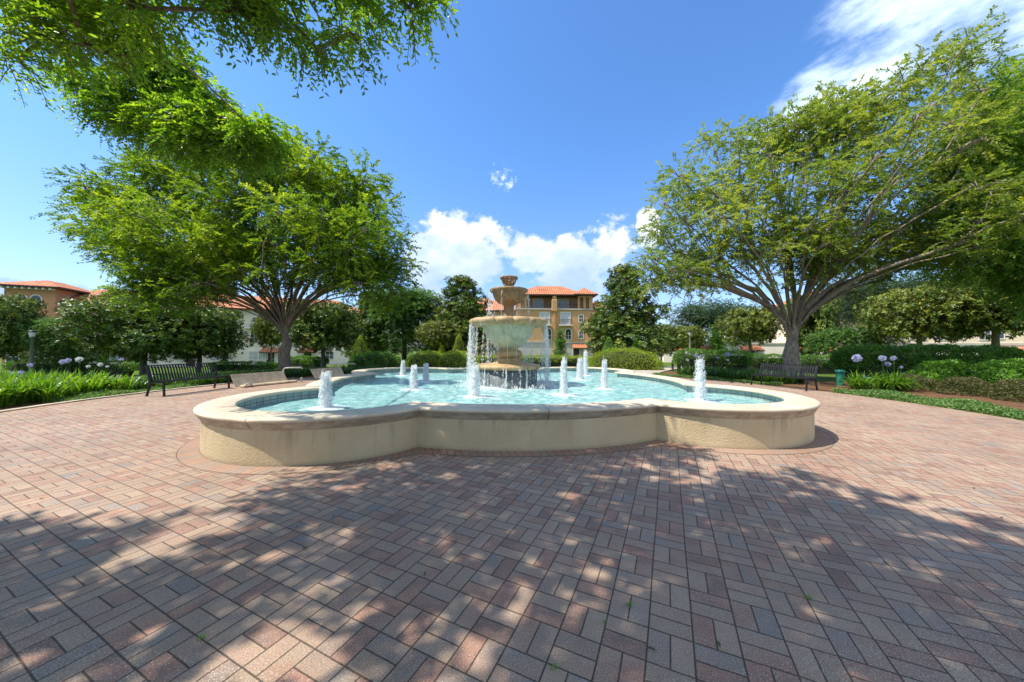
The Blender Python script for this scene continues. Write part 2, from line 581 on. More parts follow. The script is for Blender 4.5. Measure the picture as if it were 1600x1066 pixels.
paver, border = mat_paver(), mat_border()
stucco, coping_m, tile_m, water_m = mat_stucco(), mat_coping(), mat_tiles(), mat_water()
stone = mat_stone('tan fountain stone', (.28, .18, .08), (.40, .27, .13), (.47, .345, .19))
stone_dk = mat_stone('weathered fountain stone', (.17, .112, .055), (.25, .17, .088), (.33, .235, .13))
stone_green = mat_stone('pale green wet stone', (.36, .35, .23), (.46, .455, .32), (.54, .52, .38), .35)
drum_m = mat_stone('dark wet tile', (.06, .075, .08), (.10, .12, .125), (.17, .19, .19))
froth = mat_froth('white frothy water', .78)
drops_m = mat_froth('falling water drops', .85)
black_metal = plain('black powder coated steel', (.010, .010, .011), .5, .3, 12, .1, 90, .35)
tan_board = plain('sun bleached tan board', (.50, .40, .275), .75, .2, 4, .3, 60)
grey_tube = plain('pale grey tube', (.42, .40, .36), .4, .15, 8)
bark_l = mat_bark('smooth grey brown bark', (.125, .095, .068), (.27, .215, .16))
bark_r = mat_bark('pale grey bark', (.15, .12, .09), (.31, .26, .205))
bark_m = mat_bark('dark grey bark', (.075, .06, .05), (.17, .145, .12))
leaf_left = leafmat('elm leaf yellow green', (.035, .09, .017), (.115, .215, .024), (.36, .44, .04), .44, (1.8, 1.75, .5))
leaf_near = leafmat('elm leaf near', (.045, .11, .018), (.13, .25, .026), (.32, .42, .035), .52, (1.9, 1.9, .5), .4)
leaf_right = leafmat('elm leaf olive', (.065, .12, .03), (.19, .27, .055), (.41, .43, .09), .44, (1.6, 1.55, .6))
leaf_right2 = leafmat('elm leaf deep', (.065, .14, .034), (.175, .29, .06), (.33, .43, .09), .48, (1.5, 1.6, .6))
leaf_mag = leafmat('glossy magnolia leaf', (.04, .09, .018), (.115, .20, .03), (.42, .41, .075), .27, (1.2, 1.3, .5), .42, (.075, .08, .022), .35)
leaf_magy = leafmat('glossy magnolia leaf yellowish', (.045, .085, .015), (.15, .21, .028), (.44, .43, .065), .28, (1.3, 1.3, .5), .42, (.12, .12, .03), .35)
leaf_oak = leafmat('small oak leaf', (.035, .09, .025), (.10, .20, .05), (.20, .32, .09), .36, (1.4, 1.5, .6))
leaf_far = leafmat('far blue green leaf', (.03, .06, .03), (.07, .12, .06), (.12, .18, .09), .3, (1.3, 1.4, .8))
leaf_box = leafmat('bright hedge leaf', (.09, .145, .016), (.235, .31, .022), (.42, .47, .045), .36, (1.5, 1.6, .5))
leaf_hedge = leafmat('dark hedge leaf', (.04, .10, .015), (.105, .22, .026), (.21, .36, .04), .34, (1.4, 1.6, .5), .35, None, .5)
leaf_shrub = leafmat('broad shrub leaf', (.05, .12, .016), (.13, .28, .028), (.24, .42, .045), .36, (1.5, 1.6, .5), .35, None, .5)
leaf_olive = leafmat('dull olive leaf', (.05, .055, .018), (.10, .105, .035), (.17, .16, .06), .25, (1.3, 1.2, .6))
leaf_strap = leafmat('strap leaf', (.035, .10, .014), (.10, .215, .020), (.26, .38, .035), .42, (1.6, 1.7, .45), .35)
leaf_strap_d = leafmat('strap leaf deep', (.016, .05, .012), (.045, .11, .018), (.11, .20, .03), .35, (1.5, 1.6, .5), .35)
leaf_cover = leafmat('ground cover leaf', (.04, .10, .022), (.12, .22, .05), (.30, .40, .15), .34, (1.3, 1.5, .7))
petal = leafmat('lilac petal', (.34, .37, .56), (.46, .48, .66), (.62, .63, .78), .4, (1.1, 1.1, 1.2), .5)
petal_w = leafmat('white petal', (.6, .6, .62), (.72, .72, .74), (.85, .85, .86), .35, (1.1, 1.1, 1.1), .5)
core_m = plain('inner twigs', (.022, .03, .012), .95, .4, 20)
mulch_m = mat_ground('pine straw mulch', [(.25, (.06, .034, .02)), (.48, (.18, .095, .05)), (.75, (.36, .215, .125))], 22, 1.0, 110, .04)
lawn_m = mat_ground('lawn', [(.3, (.045, .085, .015)), (.55, (.095, .15, .025)), (.75, (.17, .215, .045))], 30, .8, 150, .04)
concrete = plain('pale concrete', (.40, .345, .275), .85, .2, 3, .3, 80)
cream_w = plain('cream stucco facade', (.72, .60, .43), .9, .06, .7, .2, 20, .2)
white_w = plain('white stucco ground floor', (.78, .71, .60), .9, .06, .7, .2, 20, .2)
salmon_w = plain('salmon stucco facade', (.52, .25, .13), .9, .08, .7, .2, 20, .2)
ochre_w = plain('ochre stucco facade', (.52, .31, .14), .9, .08, .7, .2, 20, .2)
ochre_d = plain('brown loggia plaster', (.42, .25, .13), .9, .1, .7)
stone_w = plain('pale stone ground floor', (.50, .45, .38), .9, .08, .9, .2, 20, .2)
trim_w = plain('white trim', (.72, .70, .64), .7, .05, 3)
trim_b = plain('dark eave timber', (.06, .035, .02), .7, .2, 3)
roof_m = mat_roof('terracotta barrel tile', (.44, .15, .065), (.56, .23, .115))
glass = mat_glass()
blind = plain('window blinds', (.45, .47, .47), .5, .1, 2)
door_m = plain('dark door', (.035, .022, .018), .5, .2, 5)
green_bin_m = plain('green plastic', (.02, .20, .13), .4, .15, 6)
teal_m = plain('teal painted lid', (.03, .20, .16), .45, .2, 5)
lamp_glass = plain('frosted lamp glass', (.55, .58, .6), .3, .1, 5)
grey_post = plain('grey painted post', (.10, .115, .12), .45, .15, 8)
pale_post = plain('pale painted post', (.45, .44, .40), .5, .1, 8)

# ------------------------------------------------------------------ sky, sun, colour
SUN_DIR = np.array([-.975, -.222, 0.0]); SUN_DIR /= np.linalg.norm(SUN_DIR)
SUN_EL = R(57)
world = bpy.data.worlds.new('World'); sc.world = world; world.use_nodes = True
wt = world.node_tree; wt.nodes.clear()


class WT(NT):
    def __init__(s, tree):
        s.t = tree; s.out = tree.nodes.new('ShaderNodeOutputWorld')


w = WT(wt)
sky = w.node('ShaderNodeTexSky', sky_type='NISHITA')
sky.sun_disc = False; sky.sun_elevation = SUN_EL
sky.sun_rotation = math.atan2(SUN_DIR[0], SUN_DIR[1]); sky.air_density = 1.0; sky.dust_density = .35; sky.ozone_density = 2.2
dirv = w.coord('Generated')
sp = w.node('ShaderNodeSeparateXYZ'); w.put(sp.inputs[0], dirv)
az = w.math('MULTIPLY', w.math('ARCTAN2', sp.outputs[0], sp.outputs[1]), 180 / PI)
el = w.math('MULTIPLY', w.math('ARCSINE', sp.outputs[2]), 180 / PI)
ae = w.node('ShaderNodeCombineXYZ'); w.put(ae.inputs[0], az); w.put(ae.inputs[1], el)
AE = ae.outputs[0]
nA = w.noise(w.mapping(AE, (.16, .20, 1)), 1.0, 9, .58)
nB = w.noise(w.mapping(AE, (.5, .6, 1), loc=(7, 3, 0)), 1.0, 6, .6)


def blob(a, e, ra, re, rot=0.0):
    dx = w.math('SUBTRACT', az, a); dy = w.math('SUBTRACT', el, e)
    c, s = math.cos(R(rot)), math.sin(R(rot))
    X = w.math('DIVIDE', w.math('ADD', w.math('MULTIPLY', dx, c), w.math('MULTIPLY', dy, s)), ra)
    Y = w.math('DIVIDE', w.math('SUBTRACT', w.math('MULTIPLY', dy, c), w.math('MULTIPLY', dx, s)), re)
    r2 = w.math('ADD', w.math('MULTIPLY', X, X), w.math('MULTIPLY', Y, Y))
    return w.math('SUBTRACT', 1.0, r2)


def union(lst):
    r = lst[0]
    for q in lst[1:]:
        r = w.math('MAXIMUM', r, q)
    return r


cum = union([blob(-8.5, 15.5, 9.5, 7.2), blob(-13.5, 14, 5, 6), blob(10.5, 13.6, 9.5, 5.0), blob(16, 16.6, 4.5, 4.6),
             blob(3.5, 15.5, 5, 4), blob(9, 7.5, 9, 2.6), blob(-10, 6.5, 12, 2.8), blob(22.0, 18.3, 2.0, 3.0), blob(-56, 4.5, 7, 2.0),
             blob(75, 14, 10, 6), blob(-110, 12, 14, 6), blob(140, 14, 20, 6), blob(150, 48, 45, 26), blob(-165, 40, 35, 22), blob(100, 42, 22, 18), blob(-120, 30, 22, 12)])  # the last, high banks are unseen clouds behind the camera, added as neutral fill
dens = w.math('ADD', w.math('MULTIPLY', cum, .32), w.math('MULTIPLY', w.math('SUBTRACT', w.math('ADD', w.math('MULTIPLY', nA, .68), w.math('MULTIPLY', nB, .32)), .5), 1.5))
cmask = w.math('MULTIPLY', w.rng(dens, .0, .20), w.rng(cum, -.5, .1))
wis = union([blob(43, 28, 12, 5.0, 30), blob(52, 34, 13, 8, 30), blob(62, 26, 12, 12)])
nW = w.noise(w.mapping(AE, (.10, .24, 1), rot=(0, 0, R(-24))), 1.0, 8, .62)
wd = w.math('ADD', w.math('MULTIPLY', wis, .30), w.math('MULTIPLY', w.math('SUBTRACT', nW, .52), 1.3))
wmask = w.math('MULTIPLY', w.math('MULTIPLY', w.rng(wd, -.05, .40), .9), w.rng(wis, -.3, .4))
nC = w.noise(w.mapping(AE, (.75, .9, 1), loc=(2, 5, 0)), 1.0, 7, .62)
puff = w.math('ADD', w.math('MULTIPLY', blob(-1.6, 26.9, 3.0, 2.2, -25), .33), w.math('MULTIPLY', w.math('SUBTRACT', nC, .5), 2.6))
pmask = w.math('MULTIPLY', w.math('MULTIPLY', w.rng(puff, .12, .75), .75), w.rng(blob(-1.6, 26.9, 3.0, 2.2, -25), .0, .5))
hz = w.rng(el, 0, 32, 1, 0)
skyc = w.mix(1.0, sky.outputs[0], w.mix(hz, (.575, .86, 1.14), (.63, .70, .90)), 'MULTIPLY')
shade = w.noise(w.mapping(AE, (.13, .20, 1), loc=(1.0, 1.1, 0)), 1.0, 7, .6)
low = w.math('ADD', w.math('MULTIPLY', shade, 1.3), w.math('MULTIPLY', w.math('SUBTRACT', el, 15), .045))
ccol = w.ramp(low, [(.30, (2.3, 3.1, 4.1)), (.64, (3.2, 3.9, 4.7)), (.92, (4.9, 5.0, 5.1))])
base = w.mix(w.math('MULTIPLY', hz, .06), skyc, (3.8, 5.2, 6.6))
c1 = w.mix(wmask, base, (4.8, 5.7, 6.6))
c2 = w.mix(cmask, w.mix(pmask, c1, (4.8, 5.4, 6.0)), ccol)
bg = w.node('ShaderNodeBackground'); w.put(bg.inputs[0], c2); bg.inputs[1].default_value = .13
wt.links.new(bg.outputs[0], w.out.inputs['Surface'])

sun = bpy.data.lights.new('sun', 'SUN'); sun.energy = 3.9; sun.angle = R(.53); sun.color = (1.0, .93, .82)
suno = bpy.data.objects.new('sun', sun); COL.objects.link(suno)
sd = np.array([SUN_DIR[0] * math.cos(SUN_EL), SUN_DIR[1] * math.cos(SUN_EL), math.sin(SUN_EL)])
suno.rotation_euler = Vector(sd).to_track_quat('Z', 'Y').to_euler()
suno.location = (-20, -5, 40)
sc.view_settings.view_transform = 'Standard'; sc.view_settings.look = 'None'
sc.view_settings.exposure = .95; sc.view_settings.gamma = 1.0
sc.cycles.max_bounces = 8; sc.cycles.transparent_max_bounces = 16
sc.cycles.sample_clamp_indirect = 6.0
try:
    sc.cycles.use_denoising = True
except Exception:
    pass

# ------------------------------------------------------------------ ground
def disc_sheet(name, mat, rin, rout, z, a0=0.0, a1=2 * PI, nr=2, na=200, wob=0.0, drop=False):
    mb = MB()
    a = np.linspace(a0, a1, na)
    rr = np.linspace(0, 1, nr)
    jo = wob * (np.sin(a * 17) * .5 + np.sin(a * 41 + 1) * .3 + np.sin(a * 90 + 2) * .2)
    ro = rout + jo
    rad = rin + rr[:, None] * (ro[None] - rin)
    X = FC[0] + rad * np.cos(a); Y = FC[1] + rad * np.sin(a)
    Z = (gz(X, Y) if drop else 0 * X) + z
    n = na
    i = np.arange(nr - 1)[:, None] * n; j = np.arange(na - 1)[None]
    F = np.stack([i + j, i + n + j, i + n + j + 1, i + j + 1], -1).reshape(-1, 4)
    mb.add(np.stack([X, Y, Z], -1).reshape(-1, 3), F, 0, True)
    return mb.build(name, mat)


# terrain: one sheet to the horizon
mb = MB()
radii = np.concatenate([np.linspace(0.0, 60, 61), np.geomspace(64, 1500, 30)])
aa = np.linspace(0, 2 * PI, 97)
X = FC[0] + radii[:, None] * np.cos(aa); Y = FC[1] + radii[:, None] * np.sin(aa)
Z = gz(X, Y) - .05
n = 97
i = np.arange(len(radii) - 1)[:, None] * n; j = np.arange(96)[None]
F = np.stack([i + j, i + n + j, i + n + j + 1, i + j + 1], -1).reshape(-1, 4)
mb.add(np.stack([X, Y, Z], -1).reshape(-1, 3), F, 0, True)
tag(mb.build('lawn', lawn_m), kind='structure')
tag(disc_sheet('mulch_bed', mulch_m, PLAZA_R - .2, 16.3, -.022, nr=8, wob=.35, na=400, drop=True), kind='structure')
tag(disc_sheet('plaza', paver, 0.0, PLAZA_R, 0.0, nr=2), kind='structure')
tag(disc_sheet('plaza', paver, PLAZA_R - 3, PLAZA_R + 7, .002, R(-128), R(-62), nr=2), kind='structure')
tag(disc_sheet('kerb_strip', concrete, PLAZA_R - .02, PLAZA_R + .16, .028, R(150), R(232), nr=2, wob=.02), kind='structure')
mb = MB()
p0 = FC + np.array([math.cos(R(55)), math.sin(R(55))]) * (PLAZA_R - .3)
dd = np.array([math.cos(R(55)), math.sin(R(55))]); ss = np.array([-dd[1], dd[0]])
V = []
for k in range(20):
    q = p0 + dd * k * 1.4
    for s_ in (-1.35, 1.35):
        e = q + ss * s_
        V.append((e[0], e[1], float(gz(*e)) + .012 + .012))
mb.add(V, [(2 * k, 2 * k + 1, 2 * k + 3, 2 * k + 2) for k in range(19)], 0, True)
tag(mb.build('footpath', concrete), kind='structure')


# ------------------------------------------------------------------ fountain
def foot(o, na=44, nm=36):
    """the eight arcs of the basin outline, offset outward by o: list of (points, outward normals)"""
    Rr, rr, d = FR + o, Fr + o, Fa * math.sqrt(2)
    x = (d * d + Rr * Rr - rr * rr) / (2 * d); h = math.sqrt(Rr * Rr - x * x)
    psi, chi = math.atan2(h, x), math.atan2(h, x - d)
    arcs = []
    for k in range(4):
        dg = PI / 4 + k * PI / 2
        c = np.array([math.cos(dg), math.sin(dg)]) * d
        t = dg + np.linspace(-chi, chi, na)
        nrm = np.stack([np.cos(t), np.sin(t)], 1)
        arcs.append((c + nrm * rr, nrm))
        t = np.linspace(dg + psi, dg + PI / 2 - psi, nm)
        nrm = np.stack([np.cos(t), np.sin(t)], 1)
        arcs.append((nrm * Rr, nrm))
    return arcs


def sweep(mb, prof, mat=0, uv=False, gaps=None, caps=False):
    sets = [foot(o) for o, z in prof]
    for a in range(8):
        P = np.stack([np.c_[s[a][0], np.full(len(s[a][0]), z)] for s, (o, z) in zip(sets, prof)])
        m, n, _ = P.shape
        segs = [(0, n)]
        if gaps:
            k = gaps if a % 2 == 0 else max(2, gaps - 1)
            cuts = np.linspace(0, n - 1, k + 1)
            segs = [(cuts[q], cuts[q + 1]) for q in range(k)]
        for s0, s1 in segs:
            if gaps:
                tt = np.linspace(s0 + (.045 if s0 > 0 else 0), s1 - (.045 if s1 < n - 1 else 0), 13)
                i0 = np.clip(np.floor(tt).astype(int), 0, n - 2); f = (tt - i0)[None, :, None]
                Q = P[:, i0] * (1 - f) + P[:, i0 + 1] * f
            else:
                Q = P
            mm, nn, _ = Q.shape
            U = None
            if uv:
                arc = np.concatenate([[0], np.cumsum(np.linalg.norm(np.diff(Q[0], axis=0), axis=1))])
                vv = np.array([prof[k][0] if uv == 'r' else prof[k][1] for k in range(mm)])
                U = np.stack([np.tile(arc, (mm, 1)), np.tile(vv[:, None], (1, nn))], -1).reshape(-1, 2)
            i = np.arange(mm - 1)[:, None] * nn; j = np.arange(nn - 1)[None]
            F = np.stack([i + j, i + j + 1, i + nn + j + 1, i + nn + j], -1).reshape(-1, 4)
            mb.add(Q.reshape(-1, 3), F, mat, True, None, U)
            if caps and gaps:
                base_ = mb.n - mm * nn
                for col in (0, nn - 1):
                    ring = [base_ + k * nn + col for k in range(mm)]
                    mb.F.append((np.array([ring]), mat, False, None, None)); mb.V.append(np.zeros((0, 3)))


fountain = empty('fountain', (FC[0], FC[1], 0), FTH)
tag(fountain, 'three tiered stone fountain in a cream lobed pool basin', 'fountain')
mb = MB()
sweep(mb, [(0, -.02), (0, .452)])
sweep(mb, [(-.26, .54), (-.30, .54), (-.30, -.1)][::1])
mb.build('basin_wall', stucco, fountain)
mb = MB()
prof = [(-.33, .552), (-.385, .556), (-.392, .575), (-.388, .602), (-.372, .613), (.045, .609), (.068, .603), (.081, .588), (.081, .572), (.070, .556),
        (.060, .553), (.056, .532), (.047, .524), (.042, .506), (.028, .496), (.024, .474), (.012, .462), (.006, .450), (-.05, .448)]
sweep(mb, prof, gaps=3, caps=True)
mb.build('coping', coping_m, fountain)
mb = MB()
sweep(mb, [(-.312, .553), (-.312, .20)], uv=True)
mb.build('tile_band', tile_m, fountain)
# tiers
lob = lambda k, amp, z0, z1: (lambda a, z: 1 + amp * (np.abs(np.cos(k * a / 2)) ** .6 - .75) * ((z >= z0) & (z <= z1)))
mb = MB(); lathe(mb, [(.835, -.1), (.835, .86), (.80, .87)], 96); mb.build('pedestal_drum', drum_m, fountain)
mb = MB()
lathe(mb, [(.70, .868), (.88, .872), (.915, .90), (.92, .945), (.895, .985), (.86, 1.0), (.82, 1.015), (.50, 1.035), (.40, 1.06), (.375, 1.09)], 96)
mb.build('base_plate', stone, fountain)
mb = MB()
lathe(mb, [(.375, 1.07), (.36, 1.12), (.36, 1.15), (.345, 1.165), (.305, 1.175), (.305, 1.195), (.35, 1.205), (.395, 1.25), (.405, 1.305), (.39, 1.36), (.345, 1.405), (.29, 1.415), (.275, 1.44), (.275, 1.485), (.30, 1.495)], 72)
mb.build('stem', stone, fountain)
mb = MB()
bowl = [(.29, 1.48), (.36, 1.525), (.42, 1.575), (.50, 1.65), (.57, 1.73), (.64, 1.83), (.695, 1.93), (.74, 2.03), (.775, 2.11), (.81, 2.15)]
lathe(mb, bowl, 192, 0, lambda a, z: 1 + .03 * np.abs(np.cos(8 * a)) ** .7 * np.clip((2.2 - z) / .4, 0, 1) * ((z > 1.52)))
mb.build('lower_bowl', stone_green, fountain)
mb = MB()
lathe(mb, [(.80, 2.13), (.90, 2.105), (.99, 2.10), (1.075, 2.125), (1.125, 2.18), (1.135, 2.235), (1.105, 2.285), (1.04, 2.315), (.96, 2.32), (.92, 2.29), (.85, 2.20), (.4, 2.17), (.05, 2.17)], 240, 0,
      lambda a, z: 1 + .11 * (np.abs(np.cos(7 * a)) ** .38 - .85) * (z > 2.09))
rimo = mb.build('bowl_rim', stone, fountain)
mb = MB()
lathe(mb, [(.22, 2.17), (.21, 2.27), (.19, 2.32), (.155, 2.36), (.15, 2.68), (.165, 2.72), (.21, 2.745)], 48)
mb.build('column', stone_dk, fountain)
mb = MB()
lathe(mb, [(.16, 2.72), (.24, 2.745), (.33, 2.80), (.40, 2.87), (.445, 2.96), (.475, 3.06), (.50, 3.10), (.545, 3.115), (.56, 3.14), (.56, 3.175), (.54, 3.195), (.50, 3.195), (.45, 3.14), (.1, 3.12), (.02, 3.12)], 192, 0,
      lambda a, z: 1 + .055 * (np.abs(np.cos(8 * a)) ** .6 - .75) * ((z > 2.74) & (z < 3.12)))
mb.build('upper_bowl', stone_dk, fountain)
mb = MB()
lathe(mb, [(.14, 3.11), (.13, 3.17), (.10, 3.205), (.085, 3.225), (.095, 3.25), (.14, 3.30), (.185, 3.37), (.215, 3.455), (.225, 3.48), (.262, 3.50), (.268, 3.535), (.25, 3.56), (.215, 3.555), (.15, 3.52), (.02, 3.51)], 120, 0,
      lambda a, z: 1 + .09 * (np.abs(np.cos(5 * a)) ** .6 - .75) * ((z > 3.24) & (z < 3.49)))
mb.build('finial', stone_dk, fountain)

cF, sF = math.cos(FTH), math.sin(FTH)


def floc(p):                      # world -> fountain frame
    d = np.asarray(p)[..., :2] - FC
    return np.stack([d[..., 0] * cF + d[..., 1] * sF, -d[..., 0] * sF + d[..., 1] * cF], -1)


# jets: base pixel, top pixel, width px
JETS = [(508.5, 638.5, 583, 23, 'tall frothy jet in the near left lobe of the pool'),
        (646.5, 609, 572.5, 14, 'frothy jet left of the fountain, nearer one of the close pair'),
        (665.5, 597, 570, 11, 'thin jet behind the left pair, just right of its neighbour'),
        (629.5, 587, 565, 8.5, 'small shaded jet at the back left rim of the pool'),
        (741.5, 621, 573, 20, 'wide jet directly in front of the pedestal on its left'),
        (881, 617.5, 563, 13.5, 'slim jet right of the pedestal, nearest the front rim'),
        (906.5, 594, 561.5, 13, 'jet with a rounded top behind the slim right jets'),
        (915, 587, 550, 9, 'farthest right jet peeking over the rounded one'),
        (944.5, 608, 564.5, 11.5, 'slim jet standing alone in the right half of the pool'),
        (1094, 627, 563, 20, 'tall ragged jet in the near right lobe of the pool')]
jet_xy = []
for px, py, pt, wpx, lab in JETS:
    b = at_z(px, py, WZ)
    dep = b[1]
    H = (py - pt) * dep / FPX
    rw = wpx * dep / FPX / 2
    jet_xy.append(b[:2])
    mb = MB()
    prng = np.random.default_rng(int(px))
    for layer, (rs, hs) in enumerate(((.66, .82), (.4, .96))):
        m, n = 46, 30
        t = np.linspace(0, 1, m); a = np.linspace(0, 2 * PI, n, endpoint=False)
        rprof = rw * rs * (1.0 - .34 * t ** 1.6) * np.clip((1.0 - t) * 7, 0, 1) ** .55
        rprof *= 1 + .30 * np.exp(-t * 22)
        nz = prng.normal(size=(m, n))
        for _ in range(2):
            nz = (nz + np.roll(nz, 1, 1) + np.roll(nz, 1, 0) + np.roll(nz, -1, 0)) / 2.4
        rad = rprof[:, None] * (1 + .075 * nz * (.5 + t[:, None]))
        V = np.stack([rad * np.cos(a), rad * np.sin(a), np.repeat(t[:, None] * H * hs, n, 1) + prng.normal(size=(m, n)) * .004], -1)
        i = np.arange(m - 1)[:, None] * n; j = np.arange(n)[None]; k = (j + 1) % n
        F = np.stack([i + j, i + k, i + n + k, i + n + j], -1).reshape(-1, 4)
        mb.add(V.reshape(-1, 3), F, 0, True)
    # broken strands and spray beads round the core
    nd = 1900
    t = prng.uniform(.0, 1.0, nd) ** .85; a = prng.uniform(0, 2 * PI, nd)
    rr = rw * (1.0 - .42 * t ** 1.4) * (prng.random(nd) ** .6) * (1.0 + .35 * prng.random(nd) ** 5)
    c = np.stack([rr * np.cos(a), rr * np.sin(a), t * H * (1.0 + .05 * prng.normal(size=nd) * t)], -1)
    sz = prng.uniform(.0028, .0062, nd) * (1 + dep * .035)
    O = np.array([(1, 0, 0), (0, 1, 0), (-1, 0, 0), (0, -1, 0), (0, 0, 2.6), (0, 0, -2.6)], float)
    V = (c[:, None] + O[None] * sz[:, None, None]).reshape(-1, 3)
    T = np.array([(0, 1, 4), (1, 2, 4), (2, 3, 4), (3, 0, 4), (1, 0, 5), (2, 1, 5), (3, 2, 5), (0, 3, 5)])
    mb.add(V, (np.arange(nd)[:, None, None] * 6 + T[None]).reshape(-1, 3), 0, True)
    # foam skirt on the water
    fa = np.linspace(0, 2 * PI, 26, endpoint=False)
    r1 = rw * (2.1 + .8 * prng.random(26)); r0 = rw * .8
    V = np.concatenate([np.stack([r0 * np.cos(fa), r0 * np.sin(fa), np.full(26, .03)], -1), np.stack([r1 * np.cos(fa), r1 * np.sin(fa), np.full(26, .008)], -1)])
    mb.add(V, [(q, 26 + q, 26 + (q + 1) % 26, (q + 1) % 26) for q in range(26)], 0, True)
    tag(mb.build('water_jet', froth, None, (b[0], b[1], WZ)), lab, 'water jet', 'jets in the fountain pool')

# water surface
mb = MB()
arcs = foot(-.31)
ring = np.concatenate([a[0][:-1] for a in arcs])
nr, na = 84, len(ring)
fr = np.linspace(0, 1, nr)
XY = ring[None] * fr[:, None, None]
jl = floc(np.array(jet_xy))
dj = np.sqrt(((XY[:, :, None] - jl[None, None]) ** 2).sum(-1))
prox = np.exp(-(dj / .42) ** 1.2).sum(-1)
rc = np.hypot(XY[..., 0], XY[..., 1])
prox += .9 * np.exp(-np.maximum(rc - .9, 0) / .5)
prox += .10 * np.exp(-(rc / 3.9) ** 4)
prox = np.clip(prox, 0, 1.2)
zz = np.zeros_like(rc)
for q in range(26):
    k = rng.uniform(3, 16); th = rng.uniform(0, 2 * PI)
    zz += .010 / k * 2.2 * np.sin(k * (XY[..., 0] * math.cos(th) + XY[..., 1] * math.sin(th)) + rng.uniform(0, 6.3))
zz += (.015 * np.exp(-dj / .55) * np.sin(dj * 24)).sum(-1)
i = np.arange(nr - 1)[:, None] * na; j = np.arange(na)[None]; k = (j + 1) % na
F = np.stack([i + j, i + k, i + na + k, i + na + j], -1).reshape(-1, 4)
tf = prox[:-1].ravel()
mb.add(np.dstack([XY, zz[..., None]]).reshape(-1, 3), F, 0, True, tf)
tag(mb.build('water', water_m, None, (FC[0], FC[1], WZ), FTH), kind='structure')

# falling water
mb = MB()
T = np.array([(0, 1, 4), (1, 2, 4), (2, 3, 4), (3, 0, 4), (1, 0, 5), (2, 1, 5), (3, 2, 5), (0, 3, 5)])
O = np.array([(1, 0, 0), (0, 1, 0), (-1, 0, 0), (0, -1, 0), (0, 0, 1), (0, 0, -1)], float)


def fall(ang, r0, z0, z1, nd, spread, size, out=.14):
    t = rng.uniform(0, 1, nd) ** .8
    z = z0 - (z0 - z1) * t
    r = r0 + out * np.sqrt(t) + rng.normal(size=nd) * spread * (.3 + t)
    a = ang + rng.normal(size=nd) * spread * (.3 + t) / r0
    c = np.stack([r * np.cos(a), r * np.sin(a), z], -1)
    w_ = rng.uniform(.5, 1.25, nd) * size
    ln = w_ * rng.uniform(2.0, 8.0, nd)
    w_ = w_ * .8
    V = c[:, None] + O[None] * np.stack([w_, w_, ln], -1)[:, None]
    mb.add(V.reshape(-1, 3), (np.arange(nd)[:, None, None] * 6 + T[None]).reshape(-1, 3), 0, True)


camang = -PI / 2 - FTH
for k in range(84):
    a = k * 2 * PI / 84 + rng.uniform(-.03, .03)
    front = abs((a - camang + PI) % (2 * PI) - PI)
    if front < R(66):
        continue
    if rng.random() < .25:
        continue
    q_ = np.linspace(0, rng.uniform(.25, .6), 7)
    rq = 1.12 + .05 * np.sqrt(q_)
    tube(mb, np.stack([rq * np.cos(a), rq * np.sin(a), 2.17 - (2.17 - WZ) * q_], -1), .0055 * (1 - q_), 5)
    fall(a, 1.12, 2.16, WZ + .02, int(rng.uniform(90, 210)), .034, .0068, .05)
for a in (camang - .05, camang + .55, camang - .75):
    tube(mb, [(r_ * math.cos(a), r_ * math.sin(a), z_) for r_, z_ in ((1.15, 2.24), (1.09, 2.11), (.80, 2.09), (.66, 1.83), (.46, 1.6), (.42, 1.3), (.42, 1.1))], [.006, .006, .007, .006, .006, .005, .004], 5)
    fall(a, .92, .95, WZ + .02, 60, .015, .009, .03)
for k in range(44):
    a = k * 2 * PI / 44 + rng.uniform(-.05, .05)
    if abs((a - camang + PI) % (2 * PI) - PI) < R(60) and k % 5:
        continue
    fall(a, .56, 3.12, 2.26, int(rng.uniform(10, 50)), .022, .0062, .06)
for k in range(14):
    fall(rng.uniform(0, 2 * PI), .26, 3.5, 3.18, 5, .02, .006, .05)
for k in range(46):
    fall(rng.uniform(0, 2 * PI), .93, .96, WZ + .02, int(rng.uniform(6, 22)), .02, .0065, .03)
for k in range(60):               # splash at the foot of the falls
    fall(rng.uniform(0, 2 * PI), rng.uniform(.95, 1.35), WZ + rng.uniform(.03, .12), WZ, 16, .06, .0075, .03)
tag(mb.build('falling_water', drops_m, None, (FC[0], FC[1], 0), FTH), 'strings of water drops falling from the fountain bowls', 'falling water', None, 'stuff')

# soldier course around the basin
mb = MB()
sweep(mb, [(.25, .004), (-.01, .004)], uv='r')
tag(mb.build('paving_border', border, None, (FC[0], FC[1], 0), FTH), kind='structure')


